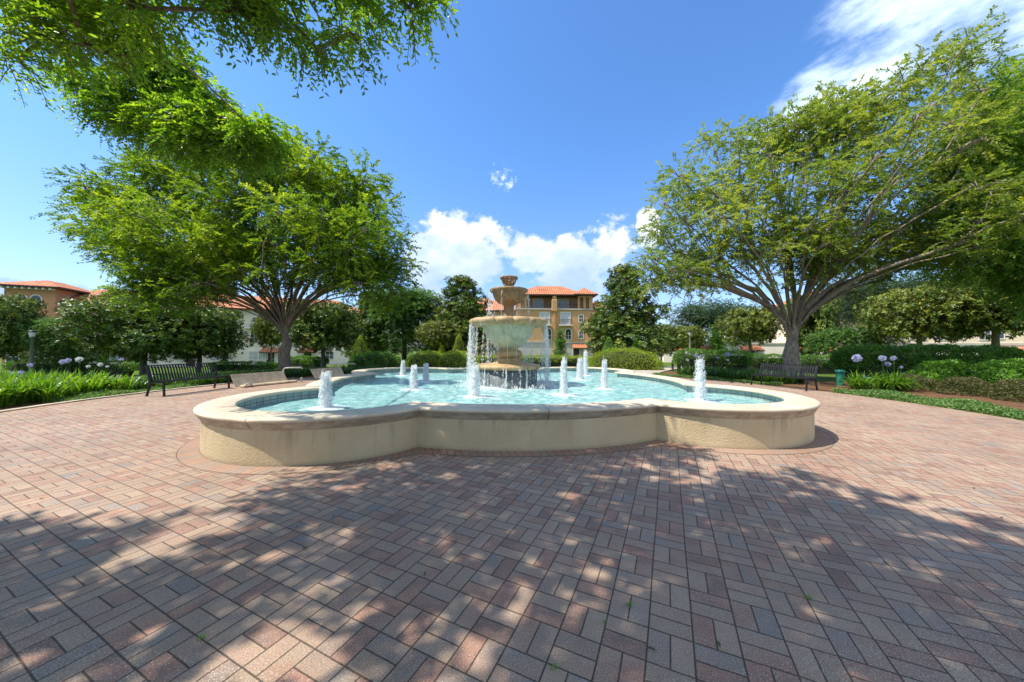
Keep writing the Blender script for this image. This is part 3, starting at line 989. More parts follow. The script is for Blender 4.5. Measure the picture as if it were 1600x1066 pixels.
# ------------------------------------------------------------------ benches
def bench(L=2.05):
    root = empty('bench', (0, 0, 0))
    mb = MB()
    for k in range(25):
        x = -L / 2 + .05 + k * (L - .1) / 24
        for (ya, za, yb, zb) in ((-.255, .435, -.235, .452), (-.235, .452, .10, .43), (.10, .43, .185, .445)):
            beam(mb, (x, ya, za), (x, yb, zb), .046, .008)
    beam(mb, (-L / 2, -.255, .43), (L / 2, -.255, .43), .035, .035)
    beam(mb, (-L / 2, .17, .42), (L / 2, .17, .42), .035, .035)
    mb.build('seat', black_metal, root)
    mb = MB()
    for k in range(25):
        x = -L / 2 + .05 + k * (L - .1) / 24
        pts = [(x, .185, .447), (x, .215, .55), (x, .275, .76), (x, .325, .875)]
        for a, b in zip(pts[:-1], pts[1:]):
            beam(mb, a, b, .046, .008, 0, (0, 1, 0))
    beam(mb, (-L / 2, .328, .885), (L / 2, .328, .885), .035, .03)
    mb.build('backrest', black_metal, root)
    for sx in (-1, 1):
        x = sx * (L / 2 - .015)
        mb = MB(); beam(mb, (x, -.27, 0), (x, -.235, .44), .042, .042, 0, (0, 1, 0)); box(mb, x - .035, x + .035, -.305, -.235, 0, .012)
        mb.build('leg', black_metal, root)
        mb = MB()
        for a, b in (((x, .30, 0), (x, .19, .40)), ((x, .19, .40), (x, .33, .89))):
            beam(mb, a, b, .042, .042, 0, (0, 1, 0))
        box(mb, x - .035, x + .035, .265, .335, 0, .012)
        mb.build('leg', black_metal, root)
        mb = MB(); beam(mb, (x, -.24, .405), (x, .18, .385), .035, .035); mb.build('side_rail', black_metal, root)
    beam_m = MB(); beam(beam_m, (-L / 2, .0, .405), (L / 2, .0, .405), .03, .03); beam_m.build('stretcher', black_metal, root)
    return root


def place_on_circle(o, azd, r):
    a = R(azd)
    o.location = (FC[0] + r * math.cos(a), FC[1] + r * math.sin(a), 0.002)
    o.rotation_euler = (0, 0, a - PI / 2)      # local +y points away from the fountain


b1 = bench(); place_on_circle(b1, 174.5, 10.20)
tag(b1, 'black slatted steel bench beside the bright strap leaf bed', 'bench', 'slatted steel benches at the plaza edge')
b2 = copy_tree(b1); place_on_circle(b2, 17.0, 11.05)
tag(b2, 'black slatted steel bench standing in front of the grey barked tree trunk', 'bench', 'slatted steel benches at the plaza edge')


def tipped_bench(L):
    root = empty('tipped_bench', (0, 0, 0))
    mb = MB()
    V0 = [(-L / 2, -.10, .03), (L / 2, -.10, .03), (L / 2 - .06, .13, .46), (-L / 2 - .04, .13, .46)]
    V1 = [(x, y + .035, z) for x, y, z in V0]
    mb.add(V0 + V1, [(0, 1, 2, 3), (7, 6, 5, 4), (0, 4, 5, 1), (1, 5, 6, 2), (2, 6, 7, 3), (3, 7, 4, 0)])
    mb.build('seat', tan_board, root)
    mb = MB(); box(mb, -L / 2 + .1, L / 2 + .28, -.30, -.105, .0, .09, 0, .03); mb.build('backrest', tan_board, root)
    for x, s in ((L / 2 + .02, 1), (-L / 2 + .25, 0)):
        mb = MB()
        if s:
            tube(mb, [(x - .05, .10, .12), (x - .06, .14, .52), (x - .02, .10, .58), (x + .15, -.12, .60), (x + .32, -.36, .60), (x + .36, -.40, .54)], .026, 8)
            tube(mb, [(x + .34, -.36, .0), (x + .36, -.36, .20)], .032, 8)
        else:
            tube(mb, [(x - .16, -.36, .03), (x - .10, -.38, .12), (x, -.38, .14), (x + .1, -.37, .10), (x + .14, -.34, .02)], .028, 8)
        mb.build('leg', grey_tube, root)
    return root


t1 = tipped_bench(1.95)
a1, a2 = at_z(368, 606), at_z(446, 598)
t1.location = ((a1[0] + a2[0]) / 2, (a1[1] + a2[1]) / 2, .002)
t1.rotation_euler = (0, 0, math.atan2(a2[1] - a1[1], a2[0] - a1[0]))
tag(t1, 'tan bench lying tipped over beside the black bench', 'bench', 'tan benches tipped over at the plaza edge')
t2 = copy_tree(t1)
a1, a2 = at_z(484, 594), at_z(541, 587)
t2.location = ((a1[0] + a2[0]) / 2, (a1[1] + a2[1]) / 2, .002)
t2.rotation_euler = (0, 0, math.atan2(a2[1] - a1[1], a2[0] - a1[0]))
tag(t2, 'farther tan tipped bench half hidden behind the pool rim and jet', 'bench', 'tan benches tipped over at the plaza edge')


# ------------------------------------------------------------------ trees
def poly_blobs(poly, nb, depth, thick, rpx, seed, dfun=None):
    """crown lobes: points inside the surveyed outline, spread through the crown's depth"""
    pr = np.random.default_rng(seed)
    poly = np.array(poly, float)
    x0, y0 = poly.min(0); x1, y1 = poly.max(0)
    cx, cy = poly.mean(0)

    def inside(p):
        c = False
        for a, b in zip(poly, np.roll(poly, -1, 0)):
            if (a[1] > p[1]) != (b[1] > p[1]) and p[0] < (b[0] - a[0]) * (p[1] - a[1]) / (b[1] - a[1]) + a[0]:
                c = not c
        return c

    def edge(p):
        m = 1e9
        for a, b in zip(poly, np.roll(poly, -1, 0)):
            e = b - a; t = np.clip(((p - a) @ e) / (e @ e), 0, 1)
            m = min(m, np.linalg.norm(a + t * e - p))
        return m
    out = []
    tries = 0
    while len(out) < nb and tries < 20000:
        tries += 1
        p = np.array([pr.uniform(x0, x1), pr.uniform(y0, y1)])
        if not inside(p):
            continue
        e = edge(p)
        r = rpx * pr.uniform(.75, 1.2)
        if e < r * .55:
            continue
        r = min(r, e * 1.15)
        if any(np.hypot(*(p - q[:2])) < .62 * rpx * (1 - tries / 25000) and abs(q[3]) < 1e9 and pr.random() < .8 for q in out):
            continue
        th = min(1.0, e / (rpx * 2.6))
        out.append((p[0], p[1], r, pr.uniform(-1, 1) * thick * th))
    res = []
    for x, y, r, dz in out:
        d = depth + dz + (dfun(x, y) if dfun else 0)
        res.append((at(x, y, d), r * d / FPX))
    return res


def skeleton(base, fork, targets, rtrunk, w=.7, seg=.55, seed=1, lift=.35):
    pr = np.random.default_rng(seed)
    pos = []; par = []; pl = []; can = []
    base = np.array(base, float); fork = np.array(fork, float)
    for k in range(6):
        t = k / 5
        pos.append(base + (fork - base) * t + (pr.normal(size=3) * .03 if 0 < k < 5 else 0)); par.append(k - 1); pl.append(0); can.append(k >= 5)
    chains = [list(range(6))]
    ends = []
    for t in sorted(targets, key=lambda q: np.linalg.norm(q - fork)):
        P = np.array(pos); L = np.array(pl); C = np.array(can)
        cost = np.linalg.norm(P - t, axis=1) + w * L + np.where(P[:, 2] > t[2] + .6, 1.5, 0) + np.where(C, 0, 1e6)
        n = int(cost.argmin())
        p0 = P[n]; D = np.linalg.norm(t - p0)
        dirp = unit(P[n] - P[par[n]]) if par[n] >= 0 else np.array([0, 0, 1.0])
        tan = unit(unit(t - p0) * .8 + dirp * .5 + np.array([0, 0, lift]))
        m = max(2, int(D / seg))
        ch = [n]; last = n
        for k in range(1, m + 1):
            s = k / m
            b = (1 - s) ** 2 * p0 + 2 * s * (1 - s) * (p0 + tan * D * .45) + s * s * t
            if k < m:
                b = b + pr.normal(size=3) * .035 * min(1, D / 3)
            pos.append(b); par.append(last); pl.append(L[n] + D * s); can.append(True)
            last = len(pos) - 1; ch.append(last)
        chains.append(ch); ends.append(last)
    P = np.array(pos)
    wgt = np.zeros(len(P)); wgt[ends] = 1
    for k in range(len(P) - 1, 0, -1):
        wgt[par[k]] += wgt[k]
    rad = rtrunk * (wgt / wgt[0]) ** .47
    for k in range(6):
        rad[k] = rtrunk * (1 + .38 * math.exp(-k * 1.3)) * (1.0, 1.0, 1.0, .97, .86, .62)[k]
    rad = np.maximum(rad, .016)
    return P, rad, chains


def sprays(mb, c, r, n, m, slen, L, W, six=False, droop=.25, flat=.75, mat=0, bt=0.0, up_bias=.1):
    c = np.asarray(c)
    rv = np.asarray(r if np.ndim(r) else (r, r, r * flat), float)
    u = rvec(n); rr = rng.uniform(0, 1, n) ** (1 / 2.3)
    p = c + u * rr[:, None] * rv
    d = unit(u * np.array([1, 1, .45]) * .9 + rvec(n) * .65 + np.array([0, 0, up_bias - droop * .6]))
    sl = slen * rng.uniform(.6, 1.3, n)
    t = (np.arange(m) + .6) / m
    side = unit(np.cross(d, np.array([0, 0, 1.0]) + rvec(n) * .35))
    pos = p[:, None] + d[:, None] * (t[None, :, None] * sl[:, None, None])
    pos[..., 2] -= droop * (t[None] ** 2) * sl[:, None]
    sg = np.where(np.arange(m) % 2, 1.0, -1.0)
    ld = unit(d[:, None] * .65 + side[:, None] * sg[None, :, None] * .75 + rng.normal(size=(n, m, 3)) * .28)
    nn = unit(np.array([0, 0, 1.0]) + rng.normal(size=(n, m, 3)) * .45)
    tint = np.clip(.5 + bt + rng.normal(size=(n, 1)) * .16 + rng.normal(size=(n, m)) * .10, 0, 1)
    leaves(mb, pos.reshape(-1, 3), ld.reshape(-1, 3), nn.reshape(-1, 3), L * rng.uniform(.7, 1.25, n * m), W * rng.uniform(.75, 1.2, n * m), mat, tint.ravel(), six)
    return p, d, sl


def big_tree(name, label, base, fork, blobs, rtrunk, bark, leaf, dens, m, slen, L, W, seed, w=.7, twigs=6, group=None, cat='tree', extra=None, lift=.35, maxr=None):
    root = empty(name, base)
    tag(root, label, cat, group)
    b = np.array(base, float)
    P, rad, chains = skeleton(b, fork, [np.array(c) for c, r in blobs], rtrunk, w, .55, seed, lift)
    if maxr is not None:
        far = P[:, 1] > .2
        rad = np.where(far, np.minimum(rad, maxr), rad)
    mb = MB()
    for ch in chains:
        pts = P[ch] - b; rr = rad[ch].copy()
        if len(ch) > 1 and ch[0] != 0:
            rr[0] = min(rr[0], rr[1] * 1.25)
            if ch[0] == 5:        # stems grow out of the trunk's own wood
                e = unit(pts[1] - pts[0])
                side = np.array([e[0], e[1], 0]) * rtrunk * .45
                pts = np.concatenate([[P[3] - b + side * .6, P[4] - b + side], [pts[0] + side * .9], pts[1:]])
                rr = np.concatenate([[rr[1] * .9, rr[1] * 1.12], [rr[1] * 1.15], rr[1:]])
        tube(mb, pts, rr, 10 if rr.max() > .12 else (7 if rr.max() > .05 else 5))
    cr = MB()
    for c, r in blobs:
        c = np.array(c) - b
        bt = rng.normal() * .10
        n = max(6, int(dens * (r / 1.2) ** 2))
        p, d, sl = sprays(cr, c, r, n, m, slen, L, W, six=(L < .1 and extra == 'six'), bt=bt)
        for q in range(twigs):
            k = rng.integers(len(p))
            e = p[k]; mid = (c + e) / 2 + rng.normal(size=3) * .08 + np.array([0, 0, .06])
            s0 = c + rng.normal(size=3) * .05 - np.array([0, 0, .1])
            tube(mb, [s0, mid, e, e + d[k] * sl[k] * .7], [.020, .014, .009, .004], 4, cap=False)
    mb.build('trunk', bark, root)
    cr.build('crown', leaf, root)
    return root


# --- the big elm left of the fountain
poly = [(86, 290), (105, 240), (180, 243), (235, 215), (300, 175), (360, 165), (420, 180), (480, 190), (560, 220), (622, 258), (652, 320), (668, 360), (657, 420), (622, 480), (560, 488),
        (525, 465), (480, 452), (415, 440), (365, 455), (345, 485), (300, 500), (225, 500), (180, 440), (118, 408), (84, 340)]
bl = poly_blobs([(375 + (x - 375) * .93, 330 + (y - 330) * .94) for x, y in poly], 92, 17.7, 5.0, 38, 3)
bl = bl + poly_blobs([(250, 400), (340, 330), (560, 330), (640, 400), (610, 475), (540, 470), (480, 455), (410, 445), (350, 480), (290, 490)], 34, 18.0, 5.5, 29, 61)
bl = bl + poly_blobs([(250, 440), (330, 380), (560, 380), (625, 440), (600, 505), (530, 495), (490, 480), (400, 480), (350, 500), (280, 495)], 16, 17.7, 4.5, 19, 63)
bl = bl + poly_blobs([(175, 400), (345, 400), (350, 490), (230, 500), (185, 460)], 14, 15.5, 2.5, 26, 65) + poly_blobs([(560, 400), (655, 390), (640, 480), (560, 495)], 8, 17.0, 3.0, 24, 66)
lb = at(445, 586, 17.7); lb[2] = float(gz(lb[0], lb[1])) - .06
big_tree('elm_tree', 'broad elm with many fanned stems left of the fountain, yellow green crown', lb, at(446, 525, 17.7), bl, .285, bark_l, leaf_left, 118, 22, .55, .145, .064, 3, w=.95, lift=.85)

# --- the big elm on the right
poly = [(985, 385), (1005, 350), (1018, 275), (1060, 232), (1085, 192), (1150, 178), (1208, 155), (1250, 155), (1300, 122), (1350, 112), (1400, 92), (1450, 62), (1500, 32), (1548, 18), (1562, 60), (1580, 130),
        (1560, 230), (1600, 300), (1640, 330), (1620, 400), (1560, 425), (1480, 420), (1400, 425), (1340, 440), (1280, 420), (1180, 415), (1130, 440), (1070, 452), (1010, 432)]
bl = poly_blobs([(1300 + (x - 1300) * .985, 270 + (y - 270) * .96) for x, y in poly], 118, 16.6, 4.0, 36, 8, lambda x, y: -4.5 * np.clip((x - 1300) / 300, 0, 1))
bl = bl + poly_blobs([(1000, 400), (1150, 340), (1380, 330), (1560, 380), (1560, 430), (1400, 425), (1300, 440), (1160, 425), (1090, 460), (1010, 445)], 44, 16.5, 5.5, 29, 62)
bl = bl + poly_blobs([(1040, 430), (1160, 390), (1330, 390), (1420, 420), (1360, 470), (1290, 465), (1190, 460), (1110, 470)], 14, 17.0, 4.5, 19, 64)
bl = bl + poly_blobs([(985, 380), (1120, 400), (1180, 440), (1080, 470), (1000, 455)], 14, 16.0, 3.0, 26, 67) + poly_blobs([(1420, 400), (1600, 380), (1600, 460), (1440, 455)], 9, 18.5, 2.0, 26, 68)
rb = at(1236, 590, 17.0); rb[2] = float(gz(rb[0], rb[1])) - .06
big_tree('elm_tree', 'broad pale barked elm behind the right black bench, airy olive crown', rb, at(1237, 530, 17.0), bl, .35, bark_r, leaf_right, 80, 22, .55, .135, .06, 8, w=.95, lift=.8)

# --- tree entering at the right edge
poly = [(1480, 230), (1530, 125), (1600, 80), (1700, 70), (1760, 250), (1760, 420), (1690, 490), (1600, 480), (1520, 455), (1455, 430), (1470, 330)]
bl = poly_blobs(poly, 56, 15.0, 3.0, 52, 4)
eb = at(1690, 560, 15.5); eb[2] = -.3
big_tree('elm_tree', 'deep green elm crown cut off by the right edge of the photo', eb, at(1690, 500, 15.5), bl, .3, bark_r, leaf_right2, 110, 24, .75, .14, .064, 5, w=.8)

# --- the elm the photographer stands under: overhanging branch top left and shade on the paving
polyA = [(-12, -80), (-12, 110), (0, 148), (55, 150), (100, 95), (235, 110), (330, 45), (430, 118), (545, 115), (620, 62), (705, 5), (640, -70), (300, -100)]
blA = poly_blobs(polyA, 44, 4.15, .45, 32, 21)
polyB = [(105, 130), (180, 60), (300, 85), (350, 140), (430, 170), (470, 215), (400, 265), (300, 255), (230, 235), (150, 190)]
blB = poly_blobs(polyB, 26, 9.6, .7, 32, 22)
cot = 1 / math.tan(SUN_EL)
blC = []
pr = np.random.default_rng(77)
edge_x = np.array([-5.2, -4.5, -3.4, -2.4, -1.5, -.6, 0, 1, 2, 3.0, 3.7, 4.3, 4.9]); edge_y = np.array([2.6, 3.1, 3.6, 3.9, 4.6, 5.4, 5.7, 5.7, 5.4, 4.75, 3.8, 2.5, .9])
tries = 0
while len(blC) < 74 and tries < 6000:
    tries += 1
    sx, sy = pr.uniform(-5.0, 4.9), pr.uniform(-3.2, 5.7)
    r = pr.uniform(.6, 1.0)
    if sy > np.interp(sx, edge_x, edge_y) - r * .8 - .15:
        continue
    if sx < -.3 and sy < 2.6 and pr.random() < .12:
        continue
    h = pr.uniform(5.6, 8.4)
    c = np.array([sx + h * cot * SUN_DIR[0], sy + h * cot * SUN_DIR[1], h])
    if c[1] + r > 0 and (h - r - 1.5) < 1.10 * (c[1] + r) + .25:
        continue
    if any(np.linalg.norm((q[0] - c) * np.array([1, 1, .4])) < .74 for q in blC):
        continue
    blC.append((c, r))
nb = np.array([-6.2, -2.2, -.02])
root = big_tree('elm_tree', 'near elm whose leafy branches overhang the top left of the photo', nb, nb + np.array([.15, .1, 2.9]), blC + blA + blB, .36, bark_l, leaf_near, 1, 1, .5, .08, .04, 12, w=.6, twigs=0, maxr=.022)
for ch in list(root.children):
    if ch.name.startswith('crown'):
        bpy.data.objects.remove(ch, do_unlink=True)
tw = MB(); cr = MB()
for group_, nsp, m, slen, L, W in ((blA, 205, 13, .30, .072, .033), (blB, 150, 15, .42, .098, .05), (blC, 54, 15, .42, .12, .06)):
    for c, r in group_:
        c = np.array(c) - nb
        n = max(8, int(nsp * (r / .6) ** 2))
        p, d, sl = sprays(cr, c, r, n, m, slen, L, W, six=True, droop=.55, flat=.7, bt=rng.normal() * .1)
        if group_ is not blC:
            for k in range(0, len(p), 2):
                tt = np.linspace(0, 1, 4)[:, None]
                pts = p[k] + d[k] * tt * sl[k]; pts[:, 2] -= .55 * tt[:, 0] ** 2 * sl[k]
                tube(tw, pts, [.006, .005, .004, .003], 3, cap=False)
            for q in range(5):
                e = p[rng.integers(len(p))]
                tube(tw, [c, (c + e) / 2 + rng.normal(size=3) * .05, e], [.014, .01, .006], 4, cap=False)
tw.build('twigs', bark_l, root)
cr.build('crown', leaf_near, root)


# --- smaller trees: templates copied about the park
def rosettes(mb, c, r, n, L, W, per=9, mat=0, flat=.85):
    u = rvec(n); rr = rng.uniform(.25, 1, n) ** .5
    p = np.asarray(c) + u * rr[:, None] * np.array([r, r, r * flat])
    d = unit(u + rvec(n) * .55 + np.array([0, 0, .35]))
    a = np.arange(per) * 2.4
    ref = unit(np.cross(d, np.array([.3, .2, .9])))
    bi = np.cross(d, ref)
    rad = np.cos(a)[None, :, None] * ref[:, None] + np.sin(a)[None, :, None] * bi[:, None]
    ld = unit(rad + d[:, None] * rng.uniform(.1, .9, (n, per, 1)))
    pos = p[:, None] + d[:, None] * rng.uniform(-.08, .1, (n, per, 1)) + rad * .03
    nor = unit(d[:, None] - rad * .4 + rng.normal(size=(n, per, 3)) * .25)
    tint = np.clip(.42 + rng.normal(size=(n, 1)) * .2 + rng.normal(size=(n, per)) * .16, 0, 1)
    leaves(mb, pos.reshape(-1, 3), ld.reshape(-1, 3), nor.reshape(-1, 3), L * rng.uniform(.75, 1.2, n * per), W, mat, tint.ravel(), False, .15)


def small_tree(name, H, W, leaf, bark, kind, seed, clear=.18, conic=.0, nb=26, ntrunk=1, dens=1.0):
    """template at the origin: crown of lobes on an uneven ellipsoid or cone"""
    pr = np.random.default_rng(seed)
    root = empty(name, (0, 0, 0))
    z0 = H * clear
    blobs = []
    for k in range(nb):
        t = (k + .5) / nb
        a = k * 2.39996 + pr.uniform(-.4, .4)
        z = z0 + (H - z0) * (t ** .9)
        tt = (z - z0) / (H - z0)
        prof = math.sqrt(max(0, 1 - (2 * tt - 1) ** 2 * .92)) if not conic else (1 - tt) ** .75 * (1 - conic) + conic * .2 + .06
        if not conic and tt < .25: prof = max(prof, .72)
        rad = (W / 2 - W * .1) * prof * pr.uniform(.55, 1.0)
        br = W * .15 * pr.uniform(.8, 1.35) * (1 if not conic else max(.45, 1.1 - tt))
        zz_ = min(z, H - br * 1.0)
        blobs.append((np.array([rad * math.cos(a), rad * math.sin(a), max(zz_, z0 + br * .6)]), br))
    for k in range(nb // 3):      # inner lobes
        blobs.append((np.array([pr.normal() * W * .12, pr.normal() * W * .12, z0 + (H - z0) * pr.uniform(.25, .8)]), W * .15))
    tr = MB()
    for q in range(ntrunk):
        off = np.array([0, 0, 0.0]) if ntrunk == 1 else np.array([math.cos(q * 2.1) * .22, math.sin(q * 2.1) * .22, 0])
        fork = np.array([off[0] * 3.0, off[1] * 3.0, z0 + .12 * H])
        sub = blobs[q::ntrunk]
        P, rad, chains = skeleton(off + [0, 0, -.3], fork, [c for c, r in sub], (.022 if ntrunk == 1 else .011) * (H + W) * .55, .6, .7, seed + q)
        for ch in chains:
            tube(tr, P[ch], rad[ch], 7 if len(ch) and rad[ch].max() > .06 else 4)
    cr = MB()
    for c, r in blobs:
        if kind == 'rosette':
            rosettes(cr, c, r, int(dens * 26 * (r / .9) ** 2) + 6, .24, .105)
        else:
            sprays(cr, c, r, int(dens * 34 * (r / .9) ** 2) + 6, 16, .5, .15, .075, bt=pr.normal() * .1)
    tr.build('trunk', bark, root); cr.build('crown', leaf, root)
    return root


TT = {
    'magA': small_tree('magnolia_tree', 7.5, 8.0, leaf_mag, bark_m, 'rosette', 31, .26, nb=30, dens=1.5),
    'magB': small_tree('magnolia_tree', 9.5, 7.5, leaf_mag, bark_m, 'rosette', 32, .12, conic=.28, nb=38, dens=1.9),
    'magC': small_tree('magnolia_tree', 7.0, 7.5, leaf_magy, bark_r, 'rosette', 33, .42, nb=28, dens=1.5),
    'oak': small_tree('oak_tree', 8.5, 9.0, leaf_oak, bark_m, 'spray', 34, .22, nb=34, dens=1.9),
    'far': small_tree('pine_tree', 11.0, 13.0, leaf_far, bark_m, 'spray', 35, .44, nb=34, dens=.65),
    'myrtle': small_tree('crape_myrtle', 3.6, 2.6, leaf_oak, bark_r, 'spray', 36, .5, nb=14, ntrunk=4, dens=2.0),
    'cone': small_tree('holly_tree', 5.0, 2.6, leaf_hedge, bark_m, 'spray', 37, .06, conic=.5, nb=26, dens=2.2),
}
used = set()
# px, depth, template, top pixel y, width px, label, category, group
TREES = [
    (-18, 33, 'magA', 452, 125, 'dark magnolia at the far left edge beside the grey lamp post', 'tree'),
    (106, 35, 'oak', 493, 95, 'small light green tree between the lamp post and the dark magnolias', 'tree'),
    (224, 30, 'magA', 464, 185, 'wide dark magnolia in front of the cream building, left one of the touching pair', 'tree'),
    (312, 33, 'magA', 474, 128, 'dark magnolia in front of the cream building, right one of the touching pair', 'tree'),
    (196, 39, 'magC', 450, 80, 'bronze tinged magnolia rising against the cream building roof', 'tree'),
    (424, 37, 'magC', 486, 52, 'slim yellowish magnolia behind the left elm trunk', 'tree'),
    (505, 29, 'magA', 468, 130, 'dark magnolia right of the left elm trunk', 'tree'),
    (577, 37, 'magB', 455, 95, 'tall magnolia behind the clipped cone, under the left elm crown', 'tree'),
    (632, 38, 'oak', 446, 145, 'rounded fresh green oak left of the centre magnolia', 'tree'),
    (722, 36, 'magB', 431, 158, 'tall magnolia just left of the fountain bowls', 'tree'),
    (690, 33, 'magC', 500, 88, 'low yellow green magnolia beneath the rounded oak', 'tree'),
    (978, 32, 'magB', 413, 165, 'tall dark magnolia right of the ochre building', 'tree'),
    (1033, 40, 'magA', 504, 58, 'small dark magnolia at the right foot of the tall magnolia', 'tree'),
    (1118, 52, 'far', 466, 165, 'distant blue green tree seen under the right elm crown', 'tree'),
    (1070, 46, 'magC', 508, 70, 'yellowish magnolia behind the pale lamp post', 'tree'),
    (1121, 45, 'cone', 505, 42, 'bronze green conical tree right of the pale lamp post', 'tree'),
    (1172, 35, 'magC', 478, 92, 'bright yellow green magnolia left of the right elm trunk', 'tree'),
    (1266, 35, 'magA', 458, 84, 'dark magnolia directly behind the right elm trunk', 'tree'),
    (1372, 46, 'far', 425, 190, 'grey green tree behind the crape myrtles', 'tree'),
    (1437, 26, 'magC', 446, 150, 'yellow green magnolia above the long hedge', 'tree'),
    (1556, 24, 'magC', 418, 190, 'yellow green magnolia above the hedge at the right edge', 'tree'),
    (1282, 32, 'myrtle', 520, 42, 'multi stemmed crape myrtle nearest the right elm trunk', 'tree'),
    (1312, 30, 'myrtle', 512, 48, 'multi stemmed crape myrtle before the first tiled door canopy', 'tree'),
    (1356, 29, 'myrtle', 507, 56, 'multi stemmed crape myrtle rising over the end of the long hedge', 'tree'),
    (876, 48, 'cone', 513, 30, 'dark conical holly in front of the ochre building', 'tree'),
    (-70, 30, 'oak', 470, 150, 'green tree cut by the left edge of the photo', 'tree'),
]
for px, dep, key, ty, wpx, lab, cat in TREES:
    if px < -20:
        continue
    src = TT[key]
    o = src if key not in used else copy_tree(src)
    used.add(key)
    p = at(px, 545, dep)
    g = float(gz(p[0], p[1]))
    top = at(px, ty, dep)[2]
    dims = {'magA': (7.5, 8.0), 'magB': (9.5, 7.5), 'magC': (7.0, 7.5), 'oak': (8.5, 9.0), 'far': (11., 13.), 'myrtle': (3.6, 2.6), 'cone': (5.0, 2.6)}[key]
    sz = (top - g) / dims[0]; sw = wpx * dep / FPX / dims[1]
    o.location = (p[0], p[1], g)
    o.scale = (sw, sw, sz)
    o.rotation_euler = (0, 0, rng.uniform(0, 6.28))
    tag(o, lab, cat, {'m': 'magnolias around the square', 'o': 'oaks beyond the square', 'f': 'distant trees'}.get(key[0]) if key != 'myrtle' else 'crape myrtles by the right building')

# far tree line closing the gaps between buildings
cr = MB()
for k in range(90):
    px = rng.choice([rng.uniform(930, 1240), rng.uniform(520, 720), rng.uniform(-80, 60)])
    p = at(px, 540, rng.uniform(88, 110))
    r = rng.uniform(1.6, 3.2)
    sprays(cr, (p[0], p[1], rng.uniform(.2, 3.6)), r, 70, 10, 1.0, .5, .3)
tag(cr.build('far_treeline', leaf_far), 'low far line of trees between the buildings', 'treeline', None, 'stuff')


# ------------------------------------------------------------------ hedges and shrubs
def superell(n, e=.55):
    u = rvec(n)
    return np.sign(u) * np.abs(u) ** e / np.maximum((np.abs(np.abs(u) ** e).max(1)), 1e-6)[:, None] ** .45


def hedge(name, label, c, L, Wd, H, rotz, leaf, n, ls, shape='box', cat='hedge', group=None, core=True, lump=.08, seed=0):
    pr = np.random.default_rng(seed + 100)
    mb = MB()
    m = n
    u = unit(pr.normal(size=(m, 3)))
    if shape == 'box':
        k = 5.0
    elif shape == 'dome':
        k = 2.6
    else:
        k = 2.0
    nrm_k = (np.abs(u) ** k).sum(1) ** (1 / k)
    s = u / nrm_k[:, None]
    s[:, 2] = np.where(s[:, 2] < -.2 if shape != 'cone' else False, -s[:, 2], s[:, 2])
    q = np.array([L / 2, Wd / 2, H])
    if shape == 'cone':
        z = pr.uniform(0, 1, m) ** 1.25; a = pr.uniform(0, 2 * PI, m)
        rr = (1 - z ** 1.6) ** .8
        s = np.stack([rr * np.cos(a), rr * np.sin(a), z], -1)
        nor = unit(np.stack([np.cos(a), np.sin(a), np.full(m, .45)], -1))
    else:
        nor = unit(np.sign(s) * np.abs(s) ** (k - 1) / q)
        s[:, 2] = s[:, 2] * .5 + .5 if shape == 'box' else np.abs(s[:, 2])
    lumps = sum(np.sin(s[:, 0] * q[0] * f + ph) * np.cos(s[:, 1] * q[1] * f * 1.2 + ph * 2 + s[:, 2] * f * H) for f, ph in ((1.7, 1.0 + seed), (3.3, 2.0), (6.1, .5))) / 3
    dep = pr.uniform(0, 1, m) ** 1.5 * .18
    pos = s * q * (1 - dep[:, None] * .6) + nor * (lump * lumps * (1.6 if shape != 'cone' else .6))[:, None]
    pos[:, 2] = np.maximum(pos[:, 2], .03)
    d = unit(nor * .7 + rng.normal(size=(m, 3)) * .7 + np.array([0, 0, .2]))
    nn = unit(nor + rng.normal(size=(m, 3)) * .7)
    tint = np.clip(.5 + .22 * lumps + pr.normal(size=m) * .17, 0, 1)
    leaves(mb, pos, d, nn, ls * pr.uniform(.7, 1.3, m), ls * .52, 0, tint)
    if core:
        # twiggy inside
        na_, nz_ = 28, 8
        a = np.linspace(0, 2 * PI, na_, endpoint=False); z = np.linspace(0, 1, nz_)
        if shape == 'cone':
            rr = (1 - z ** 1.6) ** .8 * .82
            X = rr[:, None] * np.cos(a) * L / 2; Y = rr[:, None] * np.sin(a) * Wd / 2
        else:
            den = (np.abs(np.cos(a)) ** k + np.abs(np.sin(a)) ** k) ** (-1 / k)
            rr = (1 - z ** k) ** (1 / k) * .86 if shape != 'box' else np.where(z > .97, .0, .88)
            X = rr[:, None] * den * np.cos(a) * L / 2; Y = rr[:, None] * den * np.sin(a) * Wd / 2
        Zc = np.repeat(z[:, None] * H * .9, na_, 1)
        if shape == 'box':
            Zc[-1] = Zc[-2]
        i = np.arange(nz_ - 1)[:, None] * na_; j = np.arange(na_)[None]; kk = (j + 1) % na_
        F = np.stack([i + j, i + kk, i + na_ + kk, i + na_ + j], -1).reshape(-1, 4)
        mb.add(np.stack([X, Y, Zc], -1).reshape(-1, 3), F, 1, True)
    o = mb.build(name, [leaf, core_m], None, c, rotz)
    return tag(o, label, cat, group)


def gp(px, py, dep=None):
    """ground point on the bearing of a pixel, at a depth"""
    p = at(px, 545, dep)
    return np.array([p[0], p[1], float(gz(p[0], p[1]))])


def span(pxa, pxb, da, db):
    a, b = gp(pxa, 0, da), gp(pxb, 0, db)
    return (a + b) / 2, float(np.linalg.norm((b - a)[:2])), math.atan2(b[1] - a[1], b[0] - a[0])


def top_h(px, ty, dep):
    return at(px, ty, dep)[2] - float(gz(*at(px, 545, dep)[:2]))


